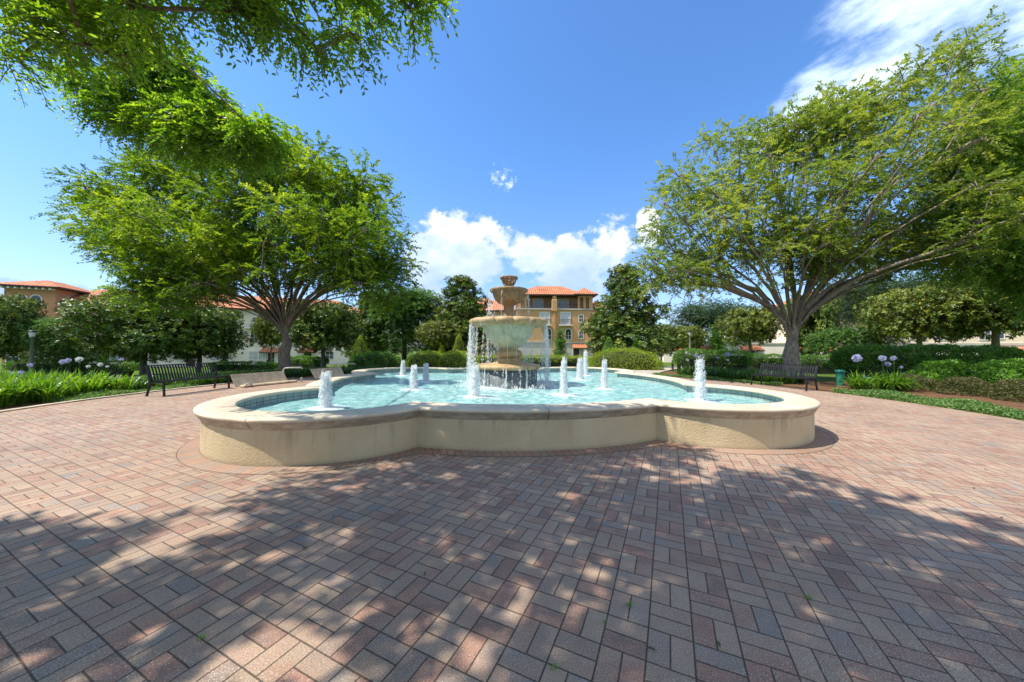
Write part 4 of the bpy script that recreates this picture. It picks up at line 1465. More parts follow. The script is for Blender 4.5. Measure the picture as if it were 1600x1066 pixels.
HEDGES = [
    # name,label, pxa,pxb, depth a, depth b, top px, width m, leaf, n, leaf size, shape, seed
    ('hedge', 'bright rounded hedge at the back right of the pool', 922, 1032, 24.5, 23.5, 545.5, 3.0, leaf_box, 9000, .09, 'dome', 1),
    ('hedge', 'bright rounded hedge at the back left of the pool, right lump', 688, 736, 23.6, 24.0, 549, 2.4, leaf_box, 5200, .09, 'dome', 2),
    ('hedge', 'bright rounded hedge at the back left of the pool, left lump', 638, 700, 24.6, 24.2, 550.5, 2.6, leaf_box, 5600, .09, 'dome', 3),
    ('hedge', 'darker clipped hedge behind the far tipped bench', 545, 626, 23.0, 24.2, 550.5, 2.0, leaf_hedge, 7000, .09, 'dome', 4),
    ('hedge', 'low bright hedge directly behind the fountain', 742, 925, 28.5, 28.5, 556, 1.6, leaf_box, 9000, .09, 'box', 5),
    ('hedge', 'dark box hedge behind the strap leaf plants right of the path', 1056, 1166, 21.0, 20.5, 547.5, 1.6, leaf_hedge, 8000, .08, 'box', 6),
    ('hedge', 'tall dark clipped hedge right of the green bin', 1318, 1585, 17.0, 17.4, 541.5, 1.7, leaf_hedge, 24000, .115, 'box', 7),
    ('shrub', 'broad leaved shrub row in front of the tall hedge, left part', 1432, 1530, 14.0, 13.7, 567, 1.5, leaf_shrub, 7000, .11, 'dome', 8),
    ('shrub', 'broad leaved shrub at the right edge, in front of the tall hedge', 1512, 1640, 13.0, 12.6, 566, 1.7, leaf_shrub, 8000, .11, 'dome', 9),
    ('hedge', 'distant clipped hedge left of the right elm, below the building', 1165, 1226, 31, 31, 554, 1.2, leaf_hedge, 3600, .1, 'box', 10),
    ('hedge', 'distant clipped hedge between the right elm trunk and the tall hedge', 1244, 1325, 28, 28, 556, 1.2, leaf_hedge, 4600, .1, 'box', 11),
    ('hedge', 'long low clipped hedge across the lawn on the left', 15, 215, 36, 36, 563, 1.4, leaf_hedge, 9000, .12, 'box', 12),
    ('hedge', 'low clipped hedge in front of the left elm and white wall', 330, 432, 36, 36, 566, 1.3, leaf_hedge, 6000, .12, 'box', 13),
    ('hedge', 'low hedge right of the left elm trunk under the porch', 452, 508, 31, 30, 558, 1.3, leaf_hedge, 4600, .11, 'box', 14),
]
for name, lab, pa, pb, da, db, ty, wd, leaf, n, ls, shape, sd_ in HEDGES:
    c, L, rz = span(pa, pb, da, db)
    H = top_h((pa + pb) / 2, ty, (da + db) / 2)
    hedge(name, lab, c, L * 1.04, wd, H, rz, leaf, n, ls, shape, 'hedge' if name == 'hedge' else 'shrub', None, True, .11, sd_)
CONES = [(563, 27, 524, 30, 'clipped cone shrub left of the pool among the dark hedges'), (717, 30, 521, 25, 'narrow clipped cone beside the falling water'),
         (690, 31, 539, 18, 'small low clipped cone left of the narrow one'), (951, 28, 526, 30, 'clipped cone at the foot of the tall dark magnolia'),
         (994, 28, 528, 24, 'clipped cone on the right end of the bright rounded hedge')]
for k, (px, dep, ty, wpx, lab) in enumerate(CONES):
    p = gp(px, 0, dep); W = wpx * dep / FPX
    hedge('cone_topiary', lab, p, W, W, top_h(px, ty, dep), 0, leaf_box if k < 3 else leaf_shrub, 3200, .08, 'cone', 'topiary', 'clipped cone shrubs', True, .05, 30 + k)
# low olive rows at the right
for k, (pa, pb, da, db, lab) in enumerate(((1385, 1470, 13.3, 12.4, 'sparse olive shrublets at the left end of the right hand border'), (1462, 1560, 12.0, 10.9, 'sparse olive shrublets in the middle of the right hand border'), (1550, 1660, 10.6, 9.6, 'sparse olive shrublets at the right edge of the photo'))):
    c, L, rz = span(pa, pb, da, db)
    hedge('low_shrub', lab, c, L, 1.1, .5, rz, leaf_olive, 5200, .06, 'dome', 'shrub', 'low olive shrubs in the border', False, .12, 50 + k)


# ------------------------------------------------------------------ strap leaved plants
def straps(mb, centres, per, L, W, mat=0, spread=1.0, bt=0.0):
    centres = np.asarray(centres); n = len(centres) * per
    c = np.repeat(centres, per, 0) + np.c_[rng.normal(size=(n, 2)) * .06, np.zeros(n)]
    a = rng.uniform(0, 2 * PI, n)
    lean = rng.uniform(.25, 1.0, n) * spread
    ln = L * rng.uniform(.65, 1.15, n)
    hd = np.stack([np.cos(a), np.sin(a), np.zeros(n)], -1); sd2 = np.stack([-np.sin(a), np.cos(a), np.zeros(n)], -1)
    k = 6
    V = np.zeros((n, k, 2, 3))
    for i in range(k):
        t = i / (k - 1)
        out = ln * lean * (t ** 1.5) * .75
        z = ln * (t * (1.02 - .18 * lean) - lean * .50 * t ** 2.6)
        w_ = W * (1 - t ** 2.5) * (.55 + .45 * min(1, t * 3)) + .002
        ctr = c + hd * out[:, None]; ctr[:, 2] += z
        V[:, i, 0] = ctr + sd2 * w_ / 2; V[:, i, 1] = ctr - sd2 * w_ / 2
    idx = np.arange(n)[:, None] * (k * 2); q = np.arange(k - 1)[None] * 2
    F = np.stack([idx + q, idx + q + 1, idx + q + 3, idx + q + 2], -1).reshape(-1, 4)
    tint = np.repeat(np.clip(.5 + bt + rng.normal(size=n) * .22, 0, 1), k - 1)
    mb.add(V.reshape(-1, 3), F, mat, True, tint)


def bed(n, a0, a1, r0, r1):
    a = R(1) * rng.uniform(a0, a1, n); r = rng.uniform(r0, r1, n)
    x, y = FC[0] + r * np.cos(a), FC[1] + r * np.sin(a)
    return np.stack([x, y, gz(x, y) - .02], -1)


mb = MB(); straps(mb, bed(430, 175.5, 206, 12.15, 15.6), 26, .86, .05, 0, 1.0)
tag(mb.build('strap_leaf_bed', leaf_strap), 'bright dense bed of strap leaves left of the black bench', 'foliage', None, 'stuff')
mb = MB(); straps(mb, bed(170, 150, 175, 11.7, 14.0), 22, .55, .036, 0, 1.0); straps(mb, bed(90, 128, 150, 11.9, 14), 22, .55, .036)
tag(mb.build('strap_leaf_bed', leaf_strap_d), 'deeper green strap leaves behind the tipped benches', 'foliage', None, 'stuff')
mb = MB(); straps(mb, bed(150, 21, 42, 11.9, 14.0), 24, .72, .042, 0, 1.0)
tag(mb.build('strap_leaf_bed', leaf_strap_d), 'deep green strap leaves left of the right black bench', 'foliage', None, 'stuff')


def flower_stem(loc, h, head, seed, white=False, lean=(0, 0)):
    pr = np.random.default_rng(seed)
    root = empty('agapanthus_flower', loc)
    mb = MB()
    top = np.array([lean[0], lean[1], h])
    tube(mb, [(0, 0, 0), top * [.3, .3, .5], top], [.008, .007, .006], 5)
    mb.build('stem', leaf_strap, root)
    mb = MB()
    u = unit(pr.normal(size=(46, 3)) * [1, 1, .75] + [0, 0, .25])
    for k in range(5):
        e = rvec(len(u)) * .3
        d = unit(u * .6 + np.cross(u, rvec(len(u))) * .8)
        leaves(mb, top + u * head * .72 + rng.normal(size=u.shape) * .008, d, u + e, head * .55, head * .2, 0, pr.uniform(.1, 1, len(u)))
    mb.build('flower_head', petal_w if white else petal, root)
    return root


FL = [  # head px, head py, depth, head radius m, label
    (23, 585, 12.0, .11, 'drooping lilac flower head lowest at the far left of the bed', 0), (33, 583, 12.6, .10, 'lilac flower head touching the lowest one at the far left', 0),
    (47, 571, 13.0, .085, 'lilac flower head in front of the grey lamp post', 0), (98, 566, 12.6, .10, 'lilac flower head left one of the big leaning pair', 0),
    (106, 564, 12.9, .10, 'lilac flower head in the middle of the big leaning pair', 0), (124, 562, 13.0, .11, 'pale flower head highest above the bright strap leaves', 1),
    (157, 570, 13.6, .085, 'white flower head left of the black bench, above the leaves', 1), (138, 573, 13.4, .07, 'small white flower head sunk in the strap leaves', 1),
    (190, 562, 14.2, .07, 'small lilac flower head nearest the black bench', 0), (168, 573, 14.0, .05, 'tiny white bud head beside the black bench', 1),
    (335, 561, 15.5, .09, 'white flower head above the right end of the black bench', 1), (398, 566, 16.0, .08, 'pale flower head above the nearest tipped bench', 1),
    (1087, 556, 17.0, .11, 'white flower head left one over the jet in the right lobe', 1), (1097, 557, 16.6, .11, 'white flower head right one over the jet in the right lobe', 1),
    (1074, 563, 17.0, .08, 'small white flower head lower than the pair over the jet', 1), (1137, 554, 17.2, .13, 'large lilac flower head in the bed left of the right bench', 0),
    (1137, 563, 17.0, .07, 'small white flower head under the large lilac one', 1), (1121, 559, 17.4, .06, 'tiny lilac flower head left of the large lilac one', 0),
    (1073, 551, 17.6, .08, 'pale flower head nearest the dark bollard', 1),
]
for k, (px, py, dep, hr, lab, wh) in enumerate(FL):
    p = at(px, py, dep); g = float(gz(p[0], p[1]))
    ln = rng.normal(size=2) * .08
    o = flower_stem((p[0] - ln[0], p[1] - ln[1], g), p[2] - g, hr * .82, 200 + k, wh, ln)
    tag(o, lab, 'flower', 'agapanthus flowers on tall stems')

# three separate clumps by the green bin
for k, (px, dep, heads, lab) in enumerate(((1348, 12.9, ((1339, 560, .17),), 'strap leaf clump with one large lilac flower head next to the green bin'),
                                           (1383, 12.6, ((1379, 560, .12), (1387, 569, .09)), 'strap leaf clump with two lilac flower heads, middle of the three clumps'),
                                           (1402, 12.4, ((1396, 560, .09), (1408, 574, .045)), 'strap leaf clump with two small flower heads nearest the broad leaved shrubs'))):
    p = gp(px, 0, dep)
    root = empty('agapanthus_plant', p)
    tag(root, lab, 'plant', 'agapanthus clumps by the green bin')
    mb = MB(); straps(mb, np.c_[rng.normal(size=(7, 2)) * .2, np.zeros(7)], 20, .98, .048, 0, 1.35); mb.build('leaves', leaf_strap, root)
    for hx, hy, hr in heads:
        q = at(hx, hy, dep) - p
        mb = MB(); tube(mb, [(q[0] * .4, q[1] * .4, 0), (q[0] * .8, q[1] * .8, q[2] * .5), tuple(q)], [.009, .008, .006], 5)
        s = mb.build('stem', leaf_strap, root)
        mb = MB(); u = unit(rng.normal(size=(60, 3)) + [0, 0, .2])
        for r_ in range(5):
            leaves(mb, q + u * hr * .58 + rng.normal(size=u.shape) * .012, unit(u * .6 + np.cross(u, rvec(60)) * .8), u + rvec(60) * .3, hr * .4, hr * .15, 0, rng.uniform(0, 1, 60))
        mb.build('flower_head', petal, s)

# ground cover strips
def cover(n, a0, a1, r0, r1, h, ls):
    mb = MB()
    c = bed(n, a0, a1, r0, r1)
    c[:, 2] += rng.uniform(.01, 1, n) * h * (.6 + .4 * np.sin(c[:, 0] * 3) * np.sin(c[:, 1] * 3.3))
    leaves(mb, c, unit(rng.normal(size=(n, 3)) + [0, 0, .5]), unit(rng.normal(size=(n, 3)) * .6 + [0, 0, 1]), ls * rng.uniform(.7, 1.3, n), ls * .6, 0, np.clip(.5 + rng.normal(size=n) * .25, 0, 1))
    return mb


tag(cover(9000, 168, 184.5, 11.5, 12.15, .16, .05).build('ground_cover', leaf_cover), 'pale leaved creeping strip under the left black bench', 'ground cover', None, 'stuff')
tag(cover(9000, 20, 48, 11.5, 12.1, .16, .05).build('ground_cover', leaf_cover), 'creeping strip along the right rear plaza edge', 'ground cover', None, 'stuff')
tag(cover(34000, -36, 9.5, 11.3, 12.55, .2, .06).build('ground_cover', leaf_cover), 'creeping green strip along the right plaza edge', 'ground cover', None, 'stuff')
# fallen leaves and mulch litter
mb = MB()
n = 420
a = rng.uniform(0, 2 * PI, n); r = PLAZA_R * np.sqrt(rng.uniform(.1, 1, n))
x, y = FC[0] + r * np.cos(a), FC[1] + r * np.sin(a)
keep = (np.hypot(x - FC[0], y - FC[1]) > 6.9)
c = np.stack([x, y, np.full(n, .012)], -1)[keep]; n = len(c)
leaves(mb, c, unit(np.c_[rng.normal(size=(n, 2)), np.zeros(n)]), unit(np.c_[rng.normal(size=(n, 2)) * .25, np.ones(n)]), rng.uniform(.02, .05, n), rng.uniform(.01, .022, n), 0, rng.uniform(0, 1, n), True)
tag(mb.build('fallen_leaves', leaf_olive), 'scattered dry leaves on the brick paving', 'leaf litter', None, 'stuff')
# weeds in the joints
for k, (px, py, s, lab) in enumerate(((983, 947, .03, 'tiny weed in a paving joint right of the lower middle'), (1264, 937, .03, 'tiny weed in the shaded paving at lower right'),
                                      (866, 1046, .025, 'tiny weed at the bottom edge of the paving'), (315, 1000, .025, 'tiny weed in the paving at lower left'), (944, 975, .018, 'smallest weed, left of the lower middle one'))):
    p = at_z(px, py, 0)
    mb = MB()
    n = 46
    c = np.c_[rng.normal(size=(n, 2)) * s * .35, rng.uniform(0, .02, n)]
    leaves(mb, c, unit(rng.normal(size=(n, 3)) + [0, 0, .6]), unit(rng.normal(size=(n, 3)) + [0, 0, 1.2]), s * .4 * rng.uniform(.6, 1.2, n), s * .16, 0, rng.uniform(.2, .9, n), True)
    tag(mb.build('weed', leaf_shrub, None, (p[0], p[1], .003)), lab, 'weed', 'weeds in the paving joints')


# ------------------------------------------------------------------ street furniture
def lamp_post(px, dep, ty, mat, lab, rad=.07):
    p = gp(px, 0, dep); H = top_h(px, ty, dep)
    root = empty('lamp_post', p); tag(root, lab, 'lamp post', 'lamp posts in the park')
    mb = MB(); lathe(mb, [(rad * 2.2, 0), (rad * 2.2, .12), (rad * 1.5, .2), (rad * 1.15, .5), (rad, 1.0), (rad * .85, H - .55), (rad * 1.3, H - .53), (rad * 1.3, H - .48), (.02, H - .47)], 20)
    mb.build('post', mat, root)
    mb = MB(); lathe(mb, [(.10, H - .47), (.13, H - .42), (.17, H - .18), (.16, H - .15), (.02, H - .14)], 20); mb.build('lamp_shade', lamp_glass, root)
    mb = MB(); lathe(mb, [(.02, H - .15), (.22, H - .14), (.20, H - .08), (.08, H - .02), (.02, H)], 20); mb.build('cap', black_metal, root)
    return root


lamp_post(50, 24, 516, grey_post, 'grey lamp post rising behind the bright strap leaf bed', .11)
lamp_post(1078, 38, 517, pale_post, 'pale lamp post beyond the path on the right', .075)
p = at_z(1051, 581, -.05)
root = empty('bollard', (p[0], p[1], float(gz(p[0], p[1])))); tag(root, 'short dark bollard beside the path entrance', 'bollard')
mb = MB(); lathe(mb, [(.085, 0), (.085, .04), (.07, .05), (.07, .52)], 20); mb.build('post', black_metal, root)
mb = MB(); lathe(mb, [(.07, .52), (.085, .54), (.08, .60), (.02, .63)], 20); mb.build('cap', black_metal, root)
# green bin
p = at_z(1313, 601.5, 0)
root = empty('litter_bin', (p[0], p[1], 0.0), .15); tag(root, 'green tapered litter bin standing on mulch right of the bench', 'bin')
mb = MB(); lathe(mb, [(.10, -.03), (.105, .03), (.135, .50), (.14, .52), (.12, .52), (.10, .1)], 28); mb.build('body', green_bin_m, root)
mb = MB(); lathe(mb, [(.13, .51), (.165, .52), (.17, .57), (.155, .61), (.06, .63), (.01, .63)], 28); mb.build('rim', green_bin_m, root)
# teal utility cover
c, L, rz = span(1345, 1424, 14.6, 13.4)
root = empty('utility_box', c, rz); tag(root, 'long low teal utility box behind the strap leaf clumps', 'utility box')
mb = MB(); box(mb, -L / 2, L / 2, -.3, .3, -.05, .24, 0, .03); mb.build('body', teal_m, root)
mb = MB(); box(mb, -L / 2 - .04, L / 2 + .04, -.34, .34, .243, .31, 0, .025); mb.build('lid', teal_m, root)
# small uplight
p = at_z(1204, 588, 0)
root = empty('uplight', (p[0], p[1], 0), .6); tag(root, 'small white garden uplight behind the right black bench', 'light')
mb = MB(); tube(mb, [(0, 0, 0), (0, 0, .12)], .015, 8); mb.build('stake', black_metal, root)
mb = MB(); tube(mb, [(0, .07, .10), (0, -.09, .17)], [.055, .075], 14); mb.build('head', trim_w, root)


# ------------------------------------------------------------------ buildings
def part(mb, name, mat, root):
    return mb.build(name, mat, root)


def window(root, x, z, wd, h, y=0.0, arch=False, pane=None, kind='window'):
    """frame with an inset pane, set on a wall whose face is at local y"""
    fr = MB(); t = .11
    box(fr, x - wd / 2 - t, x - wd / 2, y - .06, y + .02, z - t, z + h)
    box(fr, x + wd / 2, x + wd / 2 + t, y - .06, y + .02, z - t, z + h)
    box(fr, x - wd / 2, x + wd / 2, y - .09, y + .02, z - t, z)
    if arch:
        n = 10
        a = np.linspace(0, PI, n + 1)
        for q in range(n):
            V = []
            for yy in (y - .06, y + .02):
                for rr in (wd / 2, wd / 2 + t):
                    for aa_ in (a[q], a[q + 1]):
                        V.append((x + rr * math.cos(aa_), yy, z + h + rr * math.sin(aa_)))
            fr.add(V, [(0, 1, 3, 2), (4, 6, 7, 5), (0, 4, 5, 1), (2, 3, 7, 6)])
    else:
        box(fr, x - wd / 2 - t, x + wd / 2 + t, y - .06, y + .02, z + h, z + h + t)
    box(fr, x - .025, x + .025, y - .045, y - .005, z, z + h)
    box(fr, x - wd / 2, x - .025, y - .045, y - .005, z + h * .5 - .025, z + h * .5 + .025)
    box(fr, x + .025, x + wd / 2, y - .045, y - .005, z + h * .5 - .025, z + h * .5 + .025)
    f = part(fr, kind, trim_w, root)
    pn = MB()
    if arch:
        a = np.linspace(0, PI, 11)
        V = [(x - wd / 2, y - .012, z), (x + wd / 2, y - .012, z)] + [(x + wd / 2 * math.cos(q), y - .012, z + h + wd / 2 * math.sin(q)) for q in a]
        pn.add(V, [list(range(len(V)))])
    else:
        pn.add([(x - wd / 2, y - .012, z), (x + wd / 2, y - .012, z), (x + wd / 2, y - .012, z + h), (x - wd / 2, y - .012, z + h)], [(0, 1, 2, 3)])
    part(pn, 'pane', pane or glass, f)
    return f


def hip(mb, x0, x1, y0, y1, ze, zr, ov=.6):
    x0 -= ov; x1 += ov; y0 -= ov; y1 += ov
    if (x1 - x0) >= (y1 - y0):
        h = (y1 - y0) / 2
        A, B = (x0 + h, (y0 + y1) / 2, zr), (x1 - h, (y0 + y1) / 2, zr)
        faces = [[(x0, y0, ze), (x1, y0, ze), B, A], [(x1, y1, ze), (x0, y1, ze), A, B], [(x1, y0, ze), (x1, y1, ze), B], [(x0, y1, ze), (x0, y0, ze), A]]
    else:
        h = (x1 - x0) / 2
        A, B = ((x0 + x1) / 2, y0 + h, zr), ((x0 + x1) / 2, y1 - h, zr)
        faces = [[(x1, y0, ze), (x1, y1, ze), B, A], [(x0, y1, ze), (x0, y0, ze), A, B], [(x0, y0, ze), (x1, y0, ze), A], [(x1, y1, ze), (x0, y1, ze), B]]
    for f in faces:
        f = np.array(f, float)
        e = unit(f[1] - f[0]); nr = unit(np.cross(f[1] - f[0], f[2] - f[0])); s = np.cross(nr, e)
        uv = np.stack([(f - f[0]) @ e, (f - f[0]) @ s], -1)
        mb.add(f, [list(range(len(f)))], 0, False, None, uv)
    box(mb, x0 + .02, x1 - .02, y0 + .02, y1 - .02, ze - .22, ze - .005, 1)


def door_canopy(root, x, z, wd, y=0.0, d=1.3):
    mb = MB()
    V = np.array([(x - wd / 2, y - d, z), (x + wd / 2, y - d, z), (x + wd / 2 - .25, y - .02, z + .75), (x - wd / 2 + .25, y - .02, z + .75)], float)
    uv = V[:, [0, 1]]
    mb.add(V, [(0, 1, 2, 3)], 0, False, None, uv)
    V2 = V - [0, 0, .16]
    mb.add(np.concatenate([V, V2]), [(0, 4, 5, 1), (1, 5, 6, 2), (3, 7, 4, 0), (7, 6, 5, 4)], 1)
    return mb.build('door_canopy', [roof_m, trim_b], root)


def door(root, x, z, wd, h, y=0.0):
    mb = MB(); box(mb, x - wd / 2, x + wd / 2, y - .04, y + .03, z, z + h)
    d = part(mb, 'door', door_m, root)
    mb = MB(); box(mb, x + wd * .33, x + wd * .40, y - .08, y - .041, z + 1.0, z + 1.15); part(mb, 'handle', trim_w, d)
    mb = MB()
    box(mb, x - wd / 2 - .14, x - wd / 2, y - .07, y + .03, z, z + h + .14); box(mb, x + wd / 2, x + wd / 2 + .14, y - .07, y + .03, z, z + h + .14); box(mb, x - wd / 2, x + wd / 2, y - .07, y + .03, z + h, z + h + .14)
    part(mb, 'frame', trim_w, d)


def balcony(root, x, z, wd, y=0.0, d=.9, solid=False):
    mb = MB(); box(mb, x - wd / 2, x + wd / 2, y - d, y - .01, z - .18, z)
    b = part(mb, 'balcony', trim_w, root)
    mb = MB()
    if solid:
        for k in range(int(wd / .22) + 1):
            lathe(mb, [(.04, z), (.075, z + .25), (.04, z + .5), (.06, z + .75)], 8, 0, None, (x - wd / 2 + .06 + k * (wd - .12) / int(wd / .22), y - d + .08, 0))
        box(mb, x - wd / 2, x + wd / 2, y - d, y - d + .16, z + .75, z + .88)
        part(mb, 'balustrade', trim_w, b)
    else:
        for k in range(int(wd / .13) + 1):
            xx = x - wd / 2 + .03 + k * (wd - .06) / int(wd / .13)
            beam(mb, (xx, y - d + .05, z), (xx, y - d + .05, z + .95), .03, .03, 0, (0, 1, 0))
        beam(mb, (x - wd / 2, y - d + .05, z + .97), (x + wd / 2, y - d + .05, z + .97), .05, .05)
        for s_ in (-1, 1):
            beam(mb, (x + s_ * (wd / 2 - .03), y - d + .05, z + .97), (x + s_ * (wd / 2 - .03), y - .02, z + .97), .05, .05)
        part(mb, 'railing', black_metal, b)


def facade_t(O, ux, px):
    """distance along a facade line to the point on the bearing of pixel px"""
    k = ray(px, 545); k = k[0] / k[1]
    return (k * O[1] - O[0]) / (ux[0] - k * ux[1])


# ---- left: cream apartment row with a salmon tower
O = np.array([-66.0, 49.0]); ux = np.array([.930, .368]); ang = math.atan2(ux[1], ux[0]); G = -1.95
root = empty('apartment_building', (O[0], O[1], G), ang)
tag(root, 'long cream apartment row with terracotta roof and a salmon corner tower', 'building')
E = 7.55 - G
mb = MB(); box(mb, .6, 41, 0, 11, -.3, 3.45); part(mb, 'ground_floor', white_w, root)
mb = MB(); box(mb, .6, 41, .06, 11, 3.45, E); part(mb, 'wall', cream_w, root)
mb = MB(); box(mb, .6, 41, -.10, .05, 3.38, 3.60); part(mb, 'band_course', trim_w, root)
mb = MB(); hip(mb, -3.3, 41, 0, 11, E + .2, 10.6 - G, .7); part(mb, 'roof', [roof_m, trim_b], root)
tw = MB(); box(tw, -4.4, .55, -1.4, 6.5, -.3, 9.3 - G + .2); part(tw, 'tower', salmon_w, root)
tw = MB(); hip(tw, -4.4, .55, -1.4, 6.5, 9.05 - G + .55, 10.9 - G, .95); part(tw, 'tower_roof', [roof_m, trim_b], root)
tw = MB()
for k in range(8):
    box(tw, -4.3 + k * .66, -4.1 + k * .66, -2.2, -1.42, 9.0 - G + .12, 9.0 - G + .36)
part(tw, 'eave_brackets', trim_w, root)
for x in (-2.75, -1.35):
    window(root, x, 6.75 - G, 1.0, 1.1, -1.4, True)
window(root, -3.4, .9, 1.1, 1.6, -1.4); window(root, -.9, .9, 1.1, 1.6, -1.4)
for px, kind in ((113, 'w'), (165, 'd'), (182, 'w'), (205, 'w'), (280, 'w'), (300, 'd'), (340, 'w'), (352, 'd'), (397, 'w'), (411, 'w'), (424, 'd'), (447, 'w'), (482, 'd'), (515, 'w')):
    x = facade_t(O, ux, px)
    if kind == 'w':
        window(root, x, 1.1, 1.25, 1.3, 0, pane=blind if px in (397, 411, 182) else glass)
    else:
        door(root, x - .1, .05, 1.15, 2.2); door_canopy(root, x, 2.35, 2.9)
for px in (362, 300, 205):
    window(root, facade_t(O, ux, px), 4.0, .95, 1.5, .06)
for px in (397, 410, 250, 263):
    window(root, facade_t(O, ux, px), 3.95, 1.0, 1.7, .06, True)
for px in (108, 330, 400, 240, 455):
    window(root, facade_t(O, ux, px), 6.75, 1.2, 1.5, .06, pane=blind if px == 108 else glass)
for px in (395, 335, 245):
    balcony(root, facade_t(O, ux, px), 6.5, 2.2, .06, .8, True)
mb = MB(); tube(mb, [(.75, -.08, E), (.75, -.08, 0)], .06, 8); part(mb, 'downpipe', trim_b, root)

# low white garden wall before it
c, L, rz = span(356, 398, 45, 46)
mb = MB(); box(mb, -L / 2, L / 2, -.1, .1, -.1, .85, 0, .02)
w1 = mb.build('garden_wall', white_w, None, c, rz); tag(w1, 'low white garden wall in front of the cream building', 'wall')
mb = MB(); box(mb, -L / 2 - .03, L / 2 + .03, -.14, .14, .852, .93, 0, .015); mb.build('cap', trim_w, w1)

# ---- centre: ochre four storey building
D = 66.0
O = np.array([(815 - 800) / FPX * D, D]); ux = np.array([1.0, 0.0]); G = -1.0
root = empty('apartment_building', (O[0], O[1], G), 0.0)
tag(root, 'ochre four storey building with loggias behind the fountain', 'building')
xr = (926 - 815) / FPX * D
f2, f3, f4, ev = 2.55 - G, 5.75 - G, 9.0 - G, 11.65 - G
mb = MB(); box(mb, -1.2, xr, 0, 12, -.3, f2); part(mb, 'ground_floor', stone_w, root)
mb = MB(); box(mb, -1.2, xr, .05, 12, f2, f4); part(mb, 'wall', ochre_w, root)
mb = MB(); box(mb, -1.2, xr, 2.4, 12, f4, ev); part(mb, 'loggia_wall', ochre_d, root)
mb = MB(); box(mb, -1.3, xr + .1, -.15, .04, f2 - .15, f2 + .1); box(mb, -1.3, xr + .1, -.15, .04, f4 - .12, f4 + .12); part(mb, 'band_course', stone_w, root)
# top floor: corner tower, piers, chimney pier
xt = xr - 2.9
mb = MB()
tx = [(xt, xt + .42), (xt + 1.12, xt + 1.55), (xt + 2.25, xt + 2.9)]
for a_, b_ in tx:
    box(mb, a_, b_, .05, .55, f4 + .12, ev)
box(mb, xt, xr, .05, .55, ev - .55, ev - .0) if False else None
for a_, b_ in ((tx[0][1], tx[1][0]), (tx[1][1], tx[2][0])):
    xm, wv = (a_ + b_) / 2, (b_ - a_)
    n = 8
    for q in range(n):
        a0, a1 = PI * q / n, PI * (q + 1) / n
        z0 = ev - .62
        V = []
        for yy in (.05, .55):
            for aa_ in (a0, a1):
                V.append((xm + wv / 2 * math.cos(aa_), yy, z0 + wv / 2 * math.sin(aa_)))
                V.append((xm + wv / 2 * math.cos(aa_), yy, ev))
        mb.add(V, [(0, 1, 3, 2), (4, 6, 7, 5), (0, 2, 6, 4)])
part(mb, 'tower_arcade', ochre_w, root)
for a_ in (-.6, .55):
    mb = MB(); box(mb, a_, a_ + .4, .05, .55, f4 + .12, ev); part(mb, 'pier', ochre_w, root)
mb = MB(); xc = (866 - 815) / FPX * D
box(mb, xc - .55, xc + .55, -.45, .9, f4 - .5, f4 + 1.9, 0, .1); box(mb, xc - .38, xc + .38, -.35, .8, f4 + 1.91, f4 + 2.6, 0, .12); box(mb, xc - .2, xc + .2, -.3, .0, 0.1, f4 - .52)
part(mb, 'chimney_pier', ochre_w, root)
mb = MB(); hip(mb, -.6, xr - 2.0, .3, 7.5, ev + .2, 14.2 - G, .8); part(mb, 'roof', [roof_m, trim_b], root)
mb = MB(); hip(mb, xt - .1, xr, -.1, 3.0, ev + .24, 13.5 - G, .85); part(mb, 'tower_roof', [roof_m, trim_b], root)
for px in (842, 883):
    x = (px - 815) / FPX * D
    window(root, x, f4 + .1, 1.9, 2.15, 2.4, pane=blind, kind='balcony_door')
for a_, b_ in ((.95, xc - .6), (xc + .6, xt)):
    mb = MB()
    for k in range(int((b_ - a_) / .14) + 1):
        beam(mb, (a_ + k * .14, .2, f4 + .12), (a_ + k * .14, .2, f4 + 1.0), .025, .025, 0, (0, 1, 0))
    beam(mb, (a_, .2, f4 + 1.02), (b_, .2, f4 + 1.02), .05, .05)
    part(mb, 'railing', black_metal, root)
for px in (851, 883.5):
    x = (px - 815) / FPX * D
    window(root, x, f3 + .35, 1.75, 2.2, .05, pane=blind, kind='balcony_door'); balcony(root, x, f3 + .15, 2.5, .05, .8)
for px in (857, 888):
    window(root, (px - 815) / FPX * D, f2 + .5, 1.05, 1.55, .05, True)
for zz_ in (f2 + .75, f3 + .75):
    window(root, (908 - 815) / FPX * D, zz_, .75, 1.35, .05)
x = (904.5 - 815) / FPX * D
door(root, x - .5, .0, 1.2, 2.25); door_canopy(root, x, 2.45, 3.0)
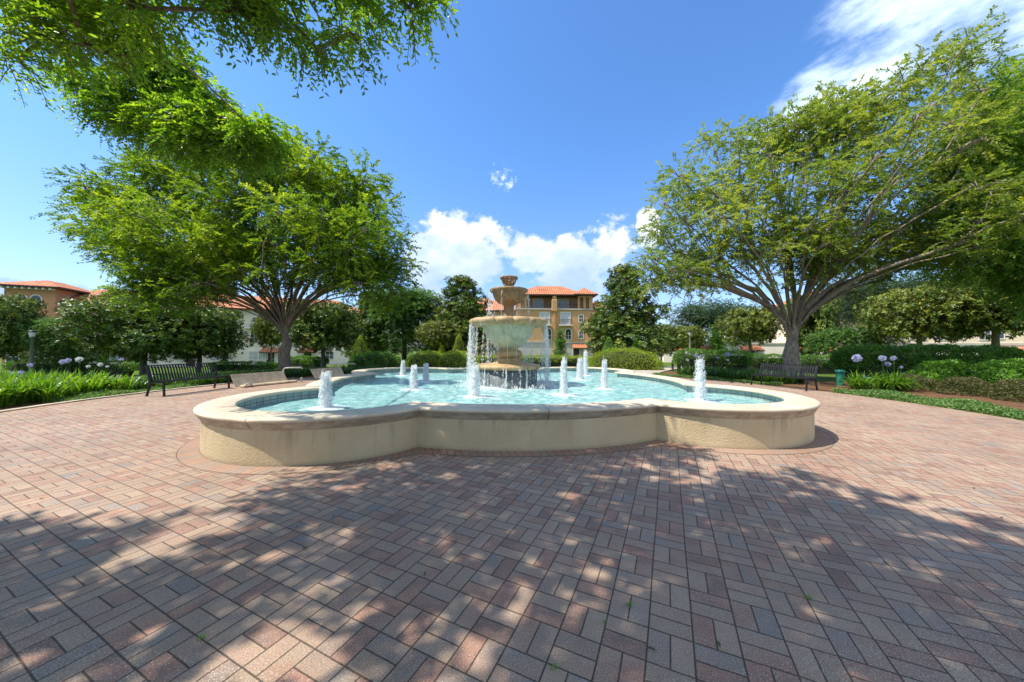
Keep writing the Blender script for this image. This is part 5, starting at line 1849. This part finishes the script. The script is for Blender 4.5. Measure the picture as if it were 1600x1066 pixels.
# left wing of it
xl = (690 - 815) / FPX * D
mb = MB(); box(mb, xl, -1.25, 1.2, 12, -.3, 8.6 - G); part(mb, 'wing_wall', ochre_w, root)
mb = MB(); hip(mb, xl, -1.25, 1.2, 12, 8.8 - G, 11.9 - G, .7); part(mb, 'wing_roof', [roof_m, trim_b], root)
for px in (772, 785, 800, 750):
    window(root, (px - 815) / FPX * D, 6.2 - G, 1.1, 1.5, 1.2)
mb = MB(); box(mb, xr + .02, xr + 3.2, 2.5, 12, -.3, 9.3 - G); part(mb, 'wing_wall', ochre_w, root)
mb = MB(); hip(mb, xr + .02, xr + 3.2, 2.5, 12, 9.5 - G, 11.2 - G, .5); part(mb, 'wing_roof', [roof_m, trim_b], root)

# ---- right: cream row behind the magnolias
O = np.array([27.0, 60.0]); ux = np.array([.962, -.273]); ux /= np.linalg.norm(ux); ang = math.atan2(ux[1], ux[0]); G = -1.0
root = empty('apartment_building', (O[0], O[1], G), ang)
tag(root, 'cream apartment row with tiled door canopies behind the right hand magnolias', 'building')
LB = 66
mb = MB(); box(mb, 0, LB, 0, 11, -.3, 3.3); part(mb, 'ground_floor', white_w, root)
XW = facade_t(O, ux, 1238)
mb = MB(); box(mb, XW, LB, .06, 11, 3.3, 9.6); part(mb, 'wall', cream_w, root)
mb = MB(); box(mb, -.05, LB, -.12, .05, 3.22, 3.5); part(mb, 'band_course', stone_w, root)
mb = MB(); hip(mb, XW, LB, 0, 11, 9.8, 12.6, .7); part(mb, 'roof', [roof_m, trim_b], root)
for px in (1065, 1100, 1172, 1258, 1307, 1402, 1583):
    x = facade_t(O, ux, px)
    door(root, x, .02, 1.15, 2.15); door_canopy(root, x, 2.2, 3.3 if px < 1560 else 4.2)
for px in (1125, 1332, 1362, 1440, 1470, 1540):
    window(root, facade_t(O, ux, px), 4.0 if px not in (1125, 1362) else 1.0, 1.2, 1.6, .06 if px not in (1125, 1362) else 0)
for px in (1393, 1430, 1562, 1282, 1498):
    window(root, facade_t(O, ux, px), 4.15, 1.0, 1.75, .06)
for px in (1393, 1332, 1282, 1440, 1498, 1562, 1180, 1230):
    window(root, facade_t(O, ux, px), 7.2, 1.1, 1.5, .06)
bpy.context.view_layer.update()
